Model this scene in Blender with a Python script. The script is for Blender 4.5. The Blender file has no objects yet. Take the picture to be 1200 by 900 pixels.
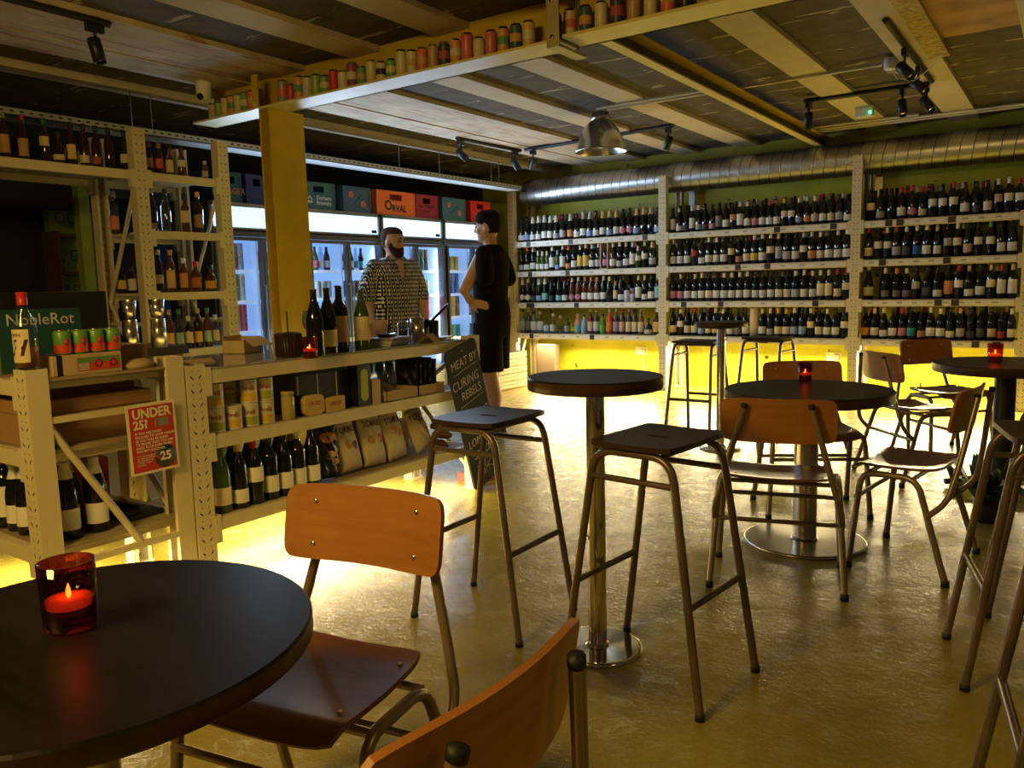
import bpy, math, random
from math import sin, cos, pi, radians as rad
from mathutils import Vector, Matrix
random.seed(7)
SC = bpy.context.scene
COL = SC.collection

# ------------------------------------------------------------------ camera
F_PX, YAW, PITCH, ROLL, CAM_H = 936.18, -0.61281, -0.12288, -0.024263, 1.2
_f = Vector((sin(YAW)*cos(PITCH), cos(YAW)*cos(PITCH), sin(PITCH)))
_r = Vector((cos(YAW), -sin(YAW), 0)); _u = _r.cross(_f)
_r2 = _r*cos(ROLL)+_u*sin(ROLL); _u2 = -_r*sin(ROLL)+_u*cos(ROLL)
cam = bpy.data.cameras.new('camera'); camo = bpy.data.objects.new('camera', cam); COL.objects.link(camo)
cam.sensor_width = 36; cam.lens = F_PX/1200*36; cam.clip_start = 0.02
camo.matrix_world = Matrix(((_r2.x,_u2.x,-_f.x,0),(_r2.y,_u2.y,-_f.y,0),(_r2.z,_u2.z,-_f.z,CAM_H),(0,0,0,1)))
SC.camera = camo
def at(px, py, ax, val):
    "point where the sight line through a measured pixel meets a real plane of the room"
    d = _f+(px-600)/F_PX*_r2-(py-450)/F_PX*_u2
    i = 'xyz'.index(ax); c = Vector((0,0,CAM_H)); return c+d*((val-c[i])/d[i])

# ------------------------------------------------------------------ world, exposure, large lights
SC.view_settings.view_transform = 'Standard'; SC.view_settings.look = 'None'
SC.view_settings.gamma = 1; SC.view_settings.use_curve_mapping = False
SC.view_settings.exposure = 0.12
W = bpy.data.worlds.new('world'); SC.world = W; W.use_nodes = True
W.node_tree.nodes['Background'].inputs[0].default_value = (1.0, 0.74, 0.42, 1)
W.node_tree.nodes['Background'].inputs[1].default_value = 0.035
def area(name, loc, rot, sx, sy, power, color, spread=pi):
    l = bpy.data.lights.new(name, 'AREA'); l.shape = 'RECTANGLE'; l.size = sx; l.size_y = sy
    l.energy = power; l.color = color; l.spread = spread
    o = bpy.data.objects.new(name, l); o.location = loc; o.rotation_euler = rot; COL.objects.link(o); return o
WARM = (1.0, 0.63, 0.17); LED = (1.0, 0.80, 0.42); COOL = (0.55, 0.75, 1.0)
# light tubes fixed under the lowest shelf of the wine rack, shining down and at the wall
for i, (x0, x1) in enumerate(((-5.6,-3.75),(-3.62,-1.78),(-1.65,-0.4),(-0.3,1.1))):
    area('shelf_strip_light', ((x0+x1)/2, 8.36, 0.53), (rad(-20),0,0), x1-x0-.1, .03, 46*(x1-x0), LED)
# tubes under the counter and under the end rack
area('counter_strip_light', (-3.05, 2.78, 0.19), (0,rad(-8),0), .03, 1.6, 30, LED)
area('counter_back_strip_light', (-3.40, 2.78, 0.19), (0,0,0), .03, 1.5, 14, LED)
area('rack_strip_light', (-3.3, 1.52, 0.24), (0,0,0), 1.0, .03, 20, LED)
# unseen warm lamps added behind and beside the camera to light the racks
area('unseen_lamp_light', (-1.6, -0.9, 2.35), (rad(38),0,rad(20)), .9, .5, 60, (1.0,.64,.15))
area('unseen_lamp_light', (1.6, 1.2, 2.35), (rad(0),0,0), .5, .5, 8, WARM)
# fridge cabinets: tubes along the inside of the lightboxes and door frames, shining into the room
for y in (4.44, 5.42, 6.40, 7.38):
    area('fridge_header_light', (-5.66, y, 1.82), (0,rad(-90),0), .15, .86, 12, (0.58,0.78,1.0))

# ------------------------------------------------------------------ materials
MATS = {}
def nodes(name):
    m = bpy.data.materials.new(name); m.use_nodes = True; MATS[name] = m
    return m, m.node_tree, m.node_tree.nodes['Principled BSDF']
def mat(name, col, rough=.5, metal=0, spec=None, emis=None, es=0, trans=0, alpha=1, bump=0, bscale=60, var=0, vscale=8, coat=0, ior=None):
    m, nt, b = nodes(name)
    b.inputs['Base Color'].default_value = (*col, 1); b.inputs['Roughness'].default_value = rough
    b.inputs['Metallic'].default_value = metal
    if spec is not None: b.inputs['Specular IOR Level'].default_value = spec
    if emis: b.inputs['Emission Color'].default_value = (*emis,1); b.inputs['Emission Strength'].default_value = es
    if trans: b.inputs['Transmission Weight'].default_value = trans
    if ior: b.inputs['IOR'].default_value = ior
    if coat: b.inputs['Coat Weight'].default_value = coat; b.inputs['Coat Roughness'].default_value = .12
    b.inputs['Alpha'].default_value = alpha
    if bump or var:
        tc = nt.nodes.new('ShaderNodeTexCoord')
    if var:
        n = nt.nodes.new('ShaderNodeTexNoise'); n.inputs['Scale'].default_value = vscale; n.inputs['Detail'].default_value = 5
        r = nt.nodes.new('ShaderNodeValToRGB'); r.color_ramp.elements[0].position=.35; r.color_ramp.elements[1].position=.68
        r.color_ramp.elements[0].color = (*[c*(1-var) for c in col],1); r.color_ramp.elements[1].color = (*[min(1,c*(1+var*.6)) for c in col],1)
        nt.links.new(tc.outputs['Object'], n.inputs['Vector']); nt.links.new(n.outputs['Fac'], r.inputs['Fac']); nt.links.new(r.outputs['Color'], b.inputs['Base Color'])
    if bump:
        n = nt.nodes.new('ShaderNodeTexNoise'); n.inputs['Scale'].default_value = bscale; n.inputs['Detail'].default_value = 4
        bp = nt.nodes.new('ShaderNodeBump'); bp.inputs['Strength'].default_value = bump; bp.inputs['Distance'].default_value = .01
        nt.links.new(tc.outputs['Object'], n.inputs['Vector']); nt.links.new(n.outputs['Fac'], bp.inputs['Height']); nt.links.new(bp.outputs['Normal'], b.inputs['Normal'])
    return m
class NT:
    "tiny helper for wiring math nodes"
    def __init__(s, nt): s.nt = nt; s.tc = nt.nodes.new('ShaderNodeTexCoord')
    def xyz(s, src='Object'):
        n = s.nt.nodes.new('ShaderNodeSeparateXYZ'); s.nt.links.new(s.tc.outputs[src], n.inputs[0]); return n.outputs
    def m(s, op, a, b=None, c=None):
        n = s.nt.nodes.new('ShaderNodeMath'); n.operation = op
        for i, v in enumerate((a,b,c)):
            if v is None: continue
            if isinstance(v,(int,float)): n.inputs[i].default_value = v
            else: s.nt.links.new(v, n.inputs[i])
        return n.outputs[0]
    def noise(s, scale, detail=4, vec=None, rough=.5):
        n = s.nt.nodes.new('ShaderNodeTexNoise'); n.inputs['Scale'].default_value = scale; n.inputs['Detail'].default_value = detail
        n.inputs['Roughness'].default_value = rough
        s.nt.links.new(vec or s.tc.outputs['Object'], n.inputs['Vector']); return n.outputs['Fac']
    def ramp(s, fac, stops):
        n = s.nt.nodes.new('ShaderNodeValToRGB'); e = n.color_ramp.elements
        while len(e) < len(stops): e.new(.5)
        for i,(p,c) in enumerate(stops): e[i].position = p; e[i].color = (*c,1) if len(c)==3 else c
        s.nt.links.new(fac, n.inputs['Fac']); return n.outputs['Color']
    def mix(s, fac, a, b):
        n = s.nt.nodes.new('ShaderNodeMix'); n.data_type = 'RGBA'
        if isinstance(fac,(int,float)): n.inputs[0].default_value = fac
        else: s.nt.links.new(fac, n.inputs[0])
        for i, v in ((6,a),(7,b)):
            if isinstance(v, tuple): n.inputs[i].default_value = (*v,1)
            else: s.nt.links.new(v, n.inputs[i])
        return n.outputs[2]
    def comb(s, x, y, z):
        n = s.nt.nodes.new('ShaderNodeCombineXYZ')
        for i, v in enumerate((x,y,z)):
            if isinstance(v,(int,float)): n.inputs[i].default_value = v
            else: s.nt.links.new(v, n.inputs[i])
        return n.outputs[0]
    def bump(s, h, bsdf, strength=.3, dist=.01):
        n = s.nt.nodes.new('ShaderNodeBump'); n.inputs['Strength'].default_value = strength; n.inputs['Distance'].default_value = dist
        s.nt.links.new(h, n.inputs['Height']); s.nt.links.new(n.outputs['Normal'], bsdf.inputs['Normal'])

def m_floor():
    m, nt, b = nodes('floor_paint'); t = NT(nt)
    n1 = t.noise(1.6, 6, rough=.6); n2 = t.noise(14, 5)
    c = t.ramp(n1, [(.3,(.245,.200,.026)),(.7,(.37,.31,.052))])
    v = nt.nodes.new('ShaderNodeTexVoronoi'); v.feature = 'DISTANCE_TO_EDGE'; v.inputs['Scale'].default_value = 1.1
    w = nt.nodes.new('ShaderNodeVectorMath'); w.operation='ADD'
    nn = nt.nodes.new('ShaderNodeTexNoise'); nn.inputs['Scale'].default_value = 3.5; nn.inputs['Detail'].default_value=6
    nt.links.new(t.tc.outputs['Object'], nn.inputs['Vector'])
    sc = nt.nodes.new('ShaderNodeVectorMath'); sc.operation='SCALE'; sc.inputs['Scale'].default_value=.9
    nt.links.new(nn.outputs['Color'], sc.inputs[0]); nt.links.new(t.tc.outputs['Object'], w.inputs[0]); nt.links.new(sc.outputs[0], w.inputs[1]); nt.links.new(w.outputs[0], v.inputs['Vector'])
    crack = t.m('LESS_THAN', v.outputs['Distance'], .006); crack = t.m('MULTIPLY', crack, t.m('GREATER_THAN', t.noise(1.3, 2), .56))
    chips = t.m('GREATER_THAN', t.noise(23, 3), .735)
    mk = t.m('MAXIMUM', crack, chips)
    c2 = t.mix(t.m('MULTIPLY', mk, .5), c, (.60,.52,.24))
    nt.links.new(c2, b.inputs['Base Color'])
    rr = t.ramp(n2, [(.3,(.16,.16,.16)),(.75,(.34,.34,.34))]); nt.links.new(rr, b.inputs['Roughness'])
    h = t.m('ADD', t.m('MULTIPLY', t.noise(46, 5, rough=.6), .5), t.m('ADD', t.m('MULTIPLY', t.noise(6, 4), 1.0), t.m('MULTIPLY', mk, .5)))
    t.bump(h, b, .40, .012); b.inputs['Specular IOR Level'].default_value = .6
    return m
def m_wall():
    m, nt, b = nodes('painted_block_wall'); t = NT(nt); x,y,z = t.xyz()
    hx = t.m('ADD', x, y)
    row = t.m('FLOOR', t.m('DIVIDE', z, .225)); fx = t.m('FRACT', t.m('ADD', t.m('DIVIDE', hx, .45), t.m('MULTIPLY', row, .5)))
    fz = t.m('FRACT', t.m('DIVIDE', z, .225))
    ex = t.m('LESS_THAN', fx, .02); ez = t.m('LESS_THAN', fz, .035)
    j = t.m('MAXIMUM', ex, ez)
    c = t.ramp(t.noise(2.5, 5), [(.3,(.40,.40,.018)),(.7,(.54,.53,.03))])
    c = t.mix(t.m('MULTIPLY', j, .35), c, (.30,.29,.02))
    pit = t.m('GREATER_THAN', t.noise(9, 1), .76)
    c = t.mix(pit, c, (.05,.05,.01))
    nt.links.new(c, b.inputs['Base Color']); b.inputs['Roughness'].default_value = .45
    t.bump(t.m('SUBTRACT', t.m('MULTIPLY', t.noise(60,4), .2), j), b, .35, .01)
    return m
def m_block():
    m, nt, b = nodes('ceiling_blocks'); t = NT(nt); x,y,z = t.xyz()
    fy = t.m('FRACT', t.m('DIVIDE', t.m('ADD', y, t.m('MULTIPLY', t.noise(.6,1), .3)), .43)); edge = t.m('LESS_THAN', t.m('ABSOLUTE', t.m('SUBTRACT', fy, .5)), .010)
    near = t.m('LESS_THAN', t.m('ABSOLUTE', t.m('SUBTRACT', fy, .5)), .10)
    c = t.ramp(t.noise(7, 6), [(.3,(.075,.060,.045)),(.75,(.135,.110,.083))])
    grit = t.noise(190, 2); c = t.mix(t.m('MULTIPLY', t.m('GREATER_THAN', grit, .6), .35), c, (.045,.036,.026))
    streak = t.noise(5, 5, t.comb(x, t.m('MULTIPLY', y, 3.2), z))
    pl = t.m('MULTIPLY', near, t.m('GREATER_THAN', streak, .575))
    c = t.mix(t.m('MULTIPLY', pl, .75), c, (.50,.43,.32)); c = t.mix(edge, c, (.04,.03,.022))
    nt.links.new(c, b.inputs['Base Color']); b.inputs['Roughness'].default_value = .9
    t.bump(t.m('ADD', t.m('MULTIPLY', grit,.5), pl), b, .6, .01)
    return m
def m_strip(name, c0, c1, streaks=None):
    m, nt, b = nodes(name); t = NT(nt); x,y,z = t.xyz()
    c = t.ramp(t.noise(5, 6), [(.3,c0),(.7,c1)])
    if streaks:
        s = t.m('GREATER_THAN', t.noise(4, 4, t.comb(t.m('MULTIPLY', x, 9), t.m('MULTIPLY', y, .5), z)), .60); c = t.mix(t.m('MULTIPLY', s, .55), c, streaks)
    nt.links.new(c, b.inputs['Base Color']); b.inputs['Roughness'].default_value = .8
    t.bump(t.noise(50,4), b, .3, .01); return m
def m_post(name, col):
    "upright steel with the two rows of slots punched in its face; local x runs across the face"
    m, nt, b = nodes(name); t = NT(nt); x,y,z = t.xyz()
    fz = t.m('FRACT', t.m('DIVIDE', z, .056)); ax = t.m('ABSOLUTE', x)
    sl = t.m('SUBTRACT', fz, t.m('MULTIPLY', t.m('SUBTRACT', ax, .016), 18))
    slot = t.m('MULTIPLY', t.m('LESS_THAN', t.m('ABSOLUTE', t.m('SUBTRACT', sl, .40)), .075), t.m('LESS_THAN', t.m('ABSOLUTE', t.m('SUBTRACT', ax, .018)), .006))
    dot = t.m('LESS_THAN', t.m('ADD', t.m('POWER', t.m('SUBTRACT', ax, .015), 2), t.m('POWER', t.m('MULTIPLY', t.m('SUBTRACT', fz, .90), .056), 2)), .000006)
    k = t.m('MAXIMUM', slot, dot)
    nx = nt.nodes.new('ShaderNodeSeparateXYZ'); nt.links.new(t.tc.outputs['Normal'], nx.inputs[0])
    k = t.m('MULTIPLY', k, t.m('GREATER_THAN', t.m('ABSOLUTE', nx.outputs[1]), .6))
    nt.links.new(t.mix(k, col, (.02,.016,.01)), b.inputs['Base Color']); b.inputs['Roughness'].default_value = .42
    return m
def m_wood(name, a, c, rough, scale=1.0, axis='x', coat=0, sp=.5):
    m, nt, b = nodes(name); t = NT(nt); x,y,z = t.xyz()
    v = {'x': t.comb(t.m('MULTIPLY',x,1.5*scale), t.m('MULTIPLY',y,22*scale), t.m('MULTIPLY',z,22*scale)), 'z': t.comb(t.m('MULTIPLY',x,22*scale), y, t.m('MULTIPLY',z,1.5*scale))}[axis]
    g = t.noise(2.2, 7, v, .62)
    nt.links.new(t.ramp(g, [(.28,a),(.75,c)]), b.inputs['Base Color'])
    b.inputs['Roughness'].default_value = rough; t.bump(g, b, .12, .004); b.inputs['Specular IOR Level'].default_value = sp
    if coat: b.inputs['Coat Weight'].default_value = coat; b.inputs['Coat Roughness'].default_value=.2
    return m
def m_duct():
    m, nt, b = nodes('spiral_duct_metal'); t = NT(nt); x,y,z = t.xyz()
    b.inputs['Metallic'].default_value = 1; n = t.noise(9, 4)
    c = t.ramp(n, [(.2,(.50,.50,.50)),(.8,(.60,.60,.59))])
    s = t.m('FRACT', t.m('DIVIDE', t.m('SUBTRACT', x, t.m('MULTIPLY', z, .18)), .105)); k = t.m('LESS_THAN', t.m('ABSOLUTE', t.m('SUBTRACT', s, .055)), .035)
    nt.links.new(t.mix(k, c, (.13,.13,.14)), b.inputs['Base Color'])
    nt.links.new(t.ramp(n, [(.3,(.30,.30,.30)),(.7,(.38,.38,.38))]), b.inputs['Roughness']); return m
def m_shirt():
    m, nt, b = nodes('patterned_shirt_cloth'); t = NT(nt); x,y,z = t.xyz()
    u = t.m('MULTIPLY', t.m('ADD', x, t.m('MULTIPLY', y, .6)), 34); w = t.m('MULTIPLY', z, 30)
    fu = t.m('ABSOLUTE', t.m('SUBTRACT', t.m('FRACT', u), .5)); fw = t.m('ABSOLUTE', t.m('SUBTRACT', t.m('FRACT', w), .5))
    wn = nt.nodes.new('ShaderNodeTexWhiteNoise'); wn.noise_dimensions = '2D'
    nt.links.new(t.comb(t.m('FLOOR', u), t.m('FLOOR', w), 0), wn.inputs['Vector'])
    r = wn.outputs['Value']; dia = t.m('LESS_THAN', t.m('ADD', t.m('MULTIPLY', fu, 1.5), t.m('MULTIPLY', fw, .8)), t.m('ADD', .24, t.m('MULTIPLY', r, .34)))
    band = t.m('LESS_THAN', fu, .10); k = t.m('SUBTRACT', dia, t.m('MULTIPLY', t.m('MULTIPLY', band, dia), t.m('GREATER_THAN', r, .45)))
    k = t.m('MAXIMUM', k, t.m('GREATER_THAN', fu, .455))
    nt.links.new(t.mix(k, (.012,.012,.018), (.74,.72,.68)), b.inputs['Base Color']); b.inputs['Roughness'].default_value = .8
    return m
FLOOR = m_floor(); WALL = m_wall(); BLOCK = m_block()
STRIP = m_strip('ceiling_concrete_rib', (.52,.45,.35), (.60,.53,.42))
STRIPS = m_strip('stained_ceiling_rib', (.42,.35,.26), (.60,.52,.42), (.30,.06,.09))
PLASTER = mat('plaster_patch', (.46,.28,.13), .85, bump=.3, bscale=30, var=.25, vscale=5)
LIMEPL = mat('rough_yellow_plaster', (.55,.42,.14), .9, bump=1, bscale=45, var=.4, vscale=30)
RACKP = m_post('rack_upright_paint', (.66,.58,.40)); RACK = mat('rack_beam_paint', (.66,.58,.40), .42, var=.06, vscale=6)
RACKB = mat('rack_shelf_board', (.34,.27,.16), .7, var=.2)
YEL = mat('yellow_steel_paint', (.62,.44,.022), .4, var=.12, vscale=4, bump=.08)
CREAMB = mat('beam_flange_paint', (.72,.62,.24), .4, var=.05)
DARKW = mat('dark_navy_wall', (.012,.012,.022), .8)
LIMEC = mat('lime_column_paint', (.26,.33,.03), .5)
DUCT = m_duct()
TABLE = m_wood('dark_stained_table', (.005,.004,.005), (.016,.012,.013), .36, .6, sp=.22)
TEDGE = m_wood('table_edge_veneer', (.028,.012,.006), (.075,.032,.014), .4, .6)
SEATD = m_wood('shaded_seat_ply', (.12,.043,.018), (.21,.080,.028), .3, .8, coat=.3)  # same ply as the backrest, colour darkened for the unlit seat top
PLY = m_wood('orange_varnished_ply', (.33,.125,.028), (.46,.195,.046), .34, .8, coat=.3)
STOOLW = m_wood('black_worn_stool_seat', (.022,.010,.010), (.055,.030,.026), .42, .9, sp=.3)
TUBE = mat('painted_steel_tube', (.30,.23,.15), .32, .55, var=.12, vscale=9)
TUBED = mat('brown_steel_tube', (.20,.145,.105), .34, .6, var=.3, vscale=7)
RUBBER = mat('black_rubber', (.01,.01,.01), .6)
STEEL = mat('brushed_steel', (.60,.56,.50), .24, 1, var=.08, vscale=12)
CHROME = mat('polished_steel', (.78,.76,.72), .09, 1)
SCREW = mat('screw_metal', (.85,.78,.6), .2, 1)
BLACK = mat('black_plastic', (.012,.012,.013), .4); BLACKG = mat('black_gloss', (.008,.008,.010), .12)
WHITE = mat('white_plastic', (.75,.73,.68), .45); WPAPER = mat('white_card', (.75,.72,.63), .7)
LEDT = mat('light_tube_glow', (1,1,1), .5, emis=(1,.86,.5), es=6)
LBOX = mat('fridge_lightbox_glow', (1,1,1), .5, emis=(.52,.76,1.0), es=1.2)
FRIN = mat('fridge_interior_glow', (.62,.74,.86), .5, emis=(.30,.52,.95), es=.30)  # liner glows by itself, standing for the light inside the cabinet
FRSHELF = mat('glowing_shelf_wire', (.8,.86,.9), .4, emis=(.55,.75,1), es=.35)  # wires get a glow of their own for the cabinet light
FRMET = mat('fridge_frame_metal', (.22,.22,.24), .35, .8); FRSIL = mat('fridge_silver_trim', (.5,.51,.54), .3, .9)
GASK = mat('fridge_gasket', (.02,.02,.025), .5)
NAVY = mat('navy_sticker', (.01,.02,.12), .4)
CARD = mat('brown_cardboard', (.36,.20,.085), .85, var=.1); CARDL = mat('pale_cardboard', (.52,.38,.22), .85, var=.1)
KRAFT = mat('kraft_card', (.42,.30,.19), .8)
def m_glass(name, col, rough=.03, tr=1.0):
    m = mat(name, col, rough, trans=tr, ior=1.45); return m
def m_pane(name, col, op):
    "thin glass sheet: mostly see-through with a glossy reflection"
    m = bpy.data.materials.new(name); m.use_nodes = True; nt = m.node_tree; nt.nodes.clear()
    o = nt.nodes.new('ShaderNodeOutputMaterial'); tr = nt.nodes.new('ShaderNodeBsdfTransparent'); tr.inputs[0].default_value = (*col,1)
    g = nt.nodes.new('ShaderNodeBsdfGlossy'); g.inputs['Roughness'].default_value = .04
    fr = nt.nodes.new('ShaderNodeLayerWeight'); pw = nt.nodes.new('ShaderNodeMath'); pw.operation='POWER'; pw.inputs[1].default_value = 4
    nt.links.new(fr.outputs['Facing'], pw.inputs[0])
    ad = nt.nodes.new('ShaderNodeMath'); ad.operation='MULTIPLY_ADD'; ad.inputs[1].default_value = .8; ad.inputs[2].default_value = .035+op
    mx = nt.nodes.new('ShaderNodeMixShader'); nt.links.new(pw.outputs[0], ad.inputs[0]); nt.links.new(ad.outputs[0], mx.inputs[0])
    nt.links.new(tr.outputs[0], mx.inputs[1]); nt.links.new(g.outputs[0], mx.inputs[2]); nt.links.new(mx.outputs[0], o.inputs[0]); MATS[name]=m; return m
PANE = m_pane('fridge_door_glass', (.93,.96,1), .01)
CLEAR = m_pane('clear_glass', (.86,.90,.92), .05); CLEARB = m_pane('bluish_clear_glass', (.72,.80,.86), .06)
AMBER = m_pane('dark_red_glass', (.60,.20,.09), .03); AMBERT = m_pane('orange_glass', (.80,.28,.06), .04)
BOT = mat('dark_bottle_glass', (.006,.007,.006), .08, spec=.6)
BOTG = mat('green_bottle_glass', (.05,.09,.015), .08); BOTB = mat('brown_bottle_glass', (.05,.018,.006), .08)
WHIS = mat('amber_spirit_glass', (.12,.035,.007), .07, trans=.25)
WHISD = mat('dark_spirit_glass', (.03,.012,.006), .08)
SKIN = mat('skin', (.50,.27,.17), .5, var=.08, vscale=20); SKIN2 = mat('pale_skin', (.58,.34,.22), .5, var=.08, vscale=20)
HAIR = mat('short_brown_hair', (.055,.030,.018), .9, spec=.15, bump=.7, bscale=160); HAIRD = mat('dark_hair', (.016,.010,.007), .9, spec=.12, bump=.8, bscale=120)
BEARD = mat('brown_beard', (.05,.022,.012), .9, spec=.15, bump=.8, bscale=200)
SHIRT = m_shirt(); TEE = mat('black_cotton', (.007,.007,.009), .95, spec=.15, bump=.3, bscale=14)
SOCK = mat('grey_sock', (.26,.26,.28), .9); SHOE = mat('black_shoe', (.012,.014,.014), .5)
CHALKB = mat('chalkboard_black', (.032,.027,.022), .75, var=.3, vscale=6); CHALK = mat('chalk_white', (.72,.70,.64), .9)
REDP = mat('poster_red', (.52,.035,.025), .5); POSTW = mat('poster_print_white', (.80,.72,.52), .5); POSTK = mat('poster_print_black', (.03,.02,.02), .5)
LEAF = mat('dark_leaf', (.018,.06,.018), .45)
FLAME = mat('candle_flame', (1,.5,.2), .5, emis=(1,.42,.16), es=40); WAX = mat('glowing_candle_wax', (.80,.35,.22), .5, emis=(1,.30,.12), es=.8)  # wax has its own faint glow in place of the flame's light
_cm = {}
def cmat(col, rough=.55):
    k = (tuple(round(c,3) for c in col), rough)
    if k not in _cm: _cm[k] = mat('printed_colour', col, rough)
    return _cm[k]
# ------------------------------------------------------------------ mesh helpers
class MB:
    def __init__(s): s.v=[]; s.f=[]; s.m=[]; s.s=[]
    def add(s, vs, fs, mi=0, smooth=False, mt=None):
        n = len(s.v); s.v += [tuple(mt @ Vector(v)) if mt else tuple(v) for v in vs]
        for f in fs: s.f.append(tuple(i+n for i in f)); s.m.append(mi); s.s.append(smooth)
        return s
    def box(s, c, d, mi=0, mt=None):
        x,y,z = c; a,b,e = d[0]/2,d[1]/2,d[2]/2
        vs = [(x+i*a,y+j*b,z+k*e) for i in (-1,1) for j in (-1,1) for k in (-1,1)]
        return s.add(vs, [(0,1,3,2),(4,6,7,5),(0,4,5,1),(2,3,7,6),(0,2,6,4),(1,5,7,3)], mi, False, mt)
    def span(s, x0,x1,y0,y1,z0,z1, mi=0, mt=None): return s.box(((x0+x1)/2,(y0+y1)/2,(z0+z1)/2),(abs(x1-x0),abs(y1-y0),abs(z1-z0)),mi,mt)
    def lathe(s, prof, seg=16, c=(0,0,0), mi=0, mt=None, cap=True, smooth=True):
        vs=[]; fs=[]; n=len(prof)
        for i in range(seg):
            a=2*pi*i/seg
            for r,z in prof: vs.append((c[0]+r*cos(a),c[1]+r*sin(a),c[2]+z))
        for i in range(seg):
            j=(i+1)%seg
            for k in range(n-1): fs.append((i*n+k,j*n+k,j*n+k+1,i*n+k+1))
        s.add(vs,fs,mi,smooth,mt)
        if cap:
            for k,rev in ((0,True),(n-1,False)):
                if prof[k][0]>1e-5:
                    ring=[(c[0]+prof[k][0]*cos(2*pi*i/seg),c[1]+prof[k][0]*sin(2*pi*i/seg),c[2]+prof[k][1]) for i in range(seg)]
                    s.add(ring,[tuple(range(seg))[::-1] if rev else tuple(range(seg))],mi,False,mt)
        return s
    def tube(s, pts, r, seg=8, mi=0, closed=False, mt=None):
        P=[Vector(p) for p in pts]; n=len(P); R = r if isinstance(r,(list,tuple)) else [r]*n
        T=[]
        for i in range(n):
            a=P[(i-1)%n] if (closed or i>0) else P[i]; b=P[(i+1)%n] if (closed or i<n-1) else P[i]
            T.append((b-a).normalized())
        up = Vector((0,0,1)) if abs(T[0].z)<.9 else Vector((1,0,0))
        N = (up-T[0]*up.dot(T[0])).normalized(); vs=[]
        for i in range(n):
            N=(N-T[i]*N.dot(T[i])).normalized(); B=T[i].cross(N)
            for k in range(seg):
                a=2*pi*k/seg; vs.append(P[i]+(N*cos(a)+B*sin(a))*R[i])
        fs=[]
        for i in range(n if closed else n-1):
            j=(i+1)%n
            for k in range(seg):
                l=(k+1)%seg; fs.append((i*seg+k,i*seg+l,j*seg+l,j*seg+k))
        s.add(vs,fs,mi,True,mt)
        if not closed:
            s.add(vs[:seg],[tuple(range(seg))[::-1]],mi,False,mt); s.add(vs[-seg:],[tuple(range(seg))],mi,False,mt)
        return s
    def loft(s, rings, seg=16, mi=0, mt=None, power=2.0):
        "rings: (centre, rx, ry) stacked along z, closed ends"
        vs=[]; fs=[]; n=len(rings)
        for (c,rx,ry) in rings:
            for k in range(seg):
                a=2*pi*k/seg; ca,sa=cos(a),sin(a)
                vs.append((c[0]+rx*math.copysign(abs(ca)**(2/power),ca),c[1]+ry*math.copysign(abs(sa)**(2/power),sa),c[2]))
        for i in range(n-1):
            for k in range(seg):
                l=(k+1)%seg; fs.append((i*seg+k,i*seg+l,(i+1)*seg+l,(i+1)*seg+k))
        s.add(vs,fs+[tuple(range(seg))[::-1],tuple(range((n-1)*seg,n*seg))],mi,True,mt); return s
    def ball(s, c, r, seg=12, rings=8, mi=0, mt=None):
        rx,ry,rz = r if isinstance(r,(tuple,list)) else (r,r,r)
        R=[((c[0],c[1],c[2]+rz*-cos(pi*i/rings)), max(rx*sin(pi*i/rings),1e-4), max(ry*sin(pi*i/rings),1e-4)) for i in range(rings+1)]
        return s.loft(R,seg,mi,mt)
    def prism(s, poly, z0, z1, mi=0, mt=None, smooth=False):
        n=len(poly); vs=[(x,y,z0) for x,y in poly]+[(x,y,z1) for x,y in poly]
        s.add(vs,[(i,(i+1)%n,(i+1)%n+n,i+n) for i in range(n)],mi,smooth,mt)
        s.add(vs,[tuple(range(n))[::-1],tuple(range(n,2*n))],mi,False,mt); return s
    def mesh(s, name, mats):
        me=bpy.data.meshes.new(name); me.from_pydata(s.v,[],s.f)
        for m in (mats if isinstance(mats,(list,tuple)) else [mats]): me.materials.append(m)
        me.polygons.foreach_set('material_index', s.m); me.polygons.foreach_set('use_smooth', s.s); me.update(); return me
    def obj(s, name, mats, parent=None, loc=None, rot=None, bevel=0, bseg=2):
        o=bpy.data.objects.new(name, s.mesh(name,mats)); COL.objects.link(o)
        if parent: o.parent=parent
        if loc is not None: o.location=loc
        if rot is not None: o.rotation_euler=rot
        if bevel: b=o.modifiers.new('bevel','BEVEL'); b.width=bevel; b.segments=bseg; b.limit_method='ANGLE'
        return o
def tag(o, label, cat, group=None):
    o['label']=label; o['category']=cat
    if group: o['group']=group
    return o
def thing(name, label, cat, loc=(0,0,0), rz=0, group=None):
    o=bpy.data.objects.new(name,None); o.empty_display_size=.1; COL.objects.link(o); o.location=loc; o.rotation_euler=(0,0,rz)
    return tag(o,label,cat,group)
def struct(o, kind='structure'): o['kind']=kind; return o
def copy_tree(o, parent=None):
    c=o.copy(); COL.objects.link(c); c.parent=parent
    for ch in list(o.children): copy_tree(ch,c)
    return c
def text(name, s, size, m, parent, mt, align='CENTER', ext=.0006, shear=0, bold=0, sx=1.0):
    cu=bpy.data.curves.new('t','FONT'); cu.body=s; cu.size=size; cu.align_x=align; cu.align_y='CENTER'; cu.extrude=ext; cu.offset=bold; cu.shear=shear; cu.resolution_u=2
    to=bpy.data.objects.new('t',cu); COL.objects.link(to); bpy.context.view_layer.update()
    me=bpy.data.meshes.new_from_object(to.evaluated_get(bpy.context.evaluated_depsgraph_get())); bpy.data.objects.remove(to); bpy.data.curves.remove(cu)
    me.transform(Matrix.Diagonal((sx,1,1,1))); me.materials.clear(); me.materials.append(m)
    o=bpy.data.objects.new(name,me); COL.objects.link(o); o.parent=parent; o.matrix_local=mt; return o
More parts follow.
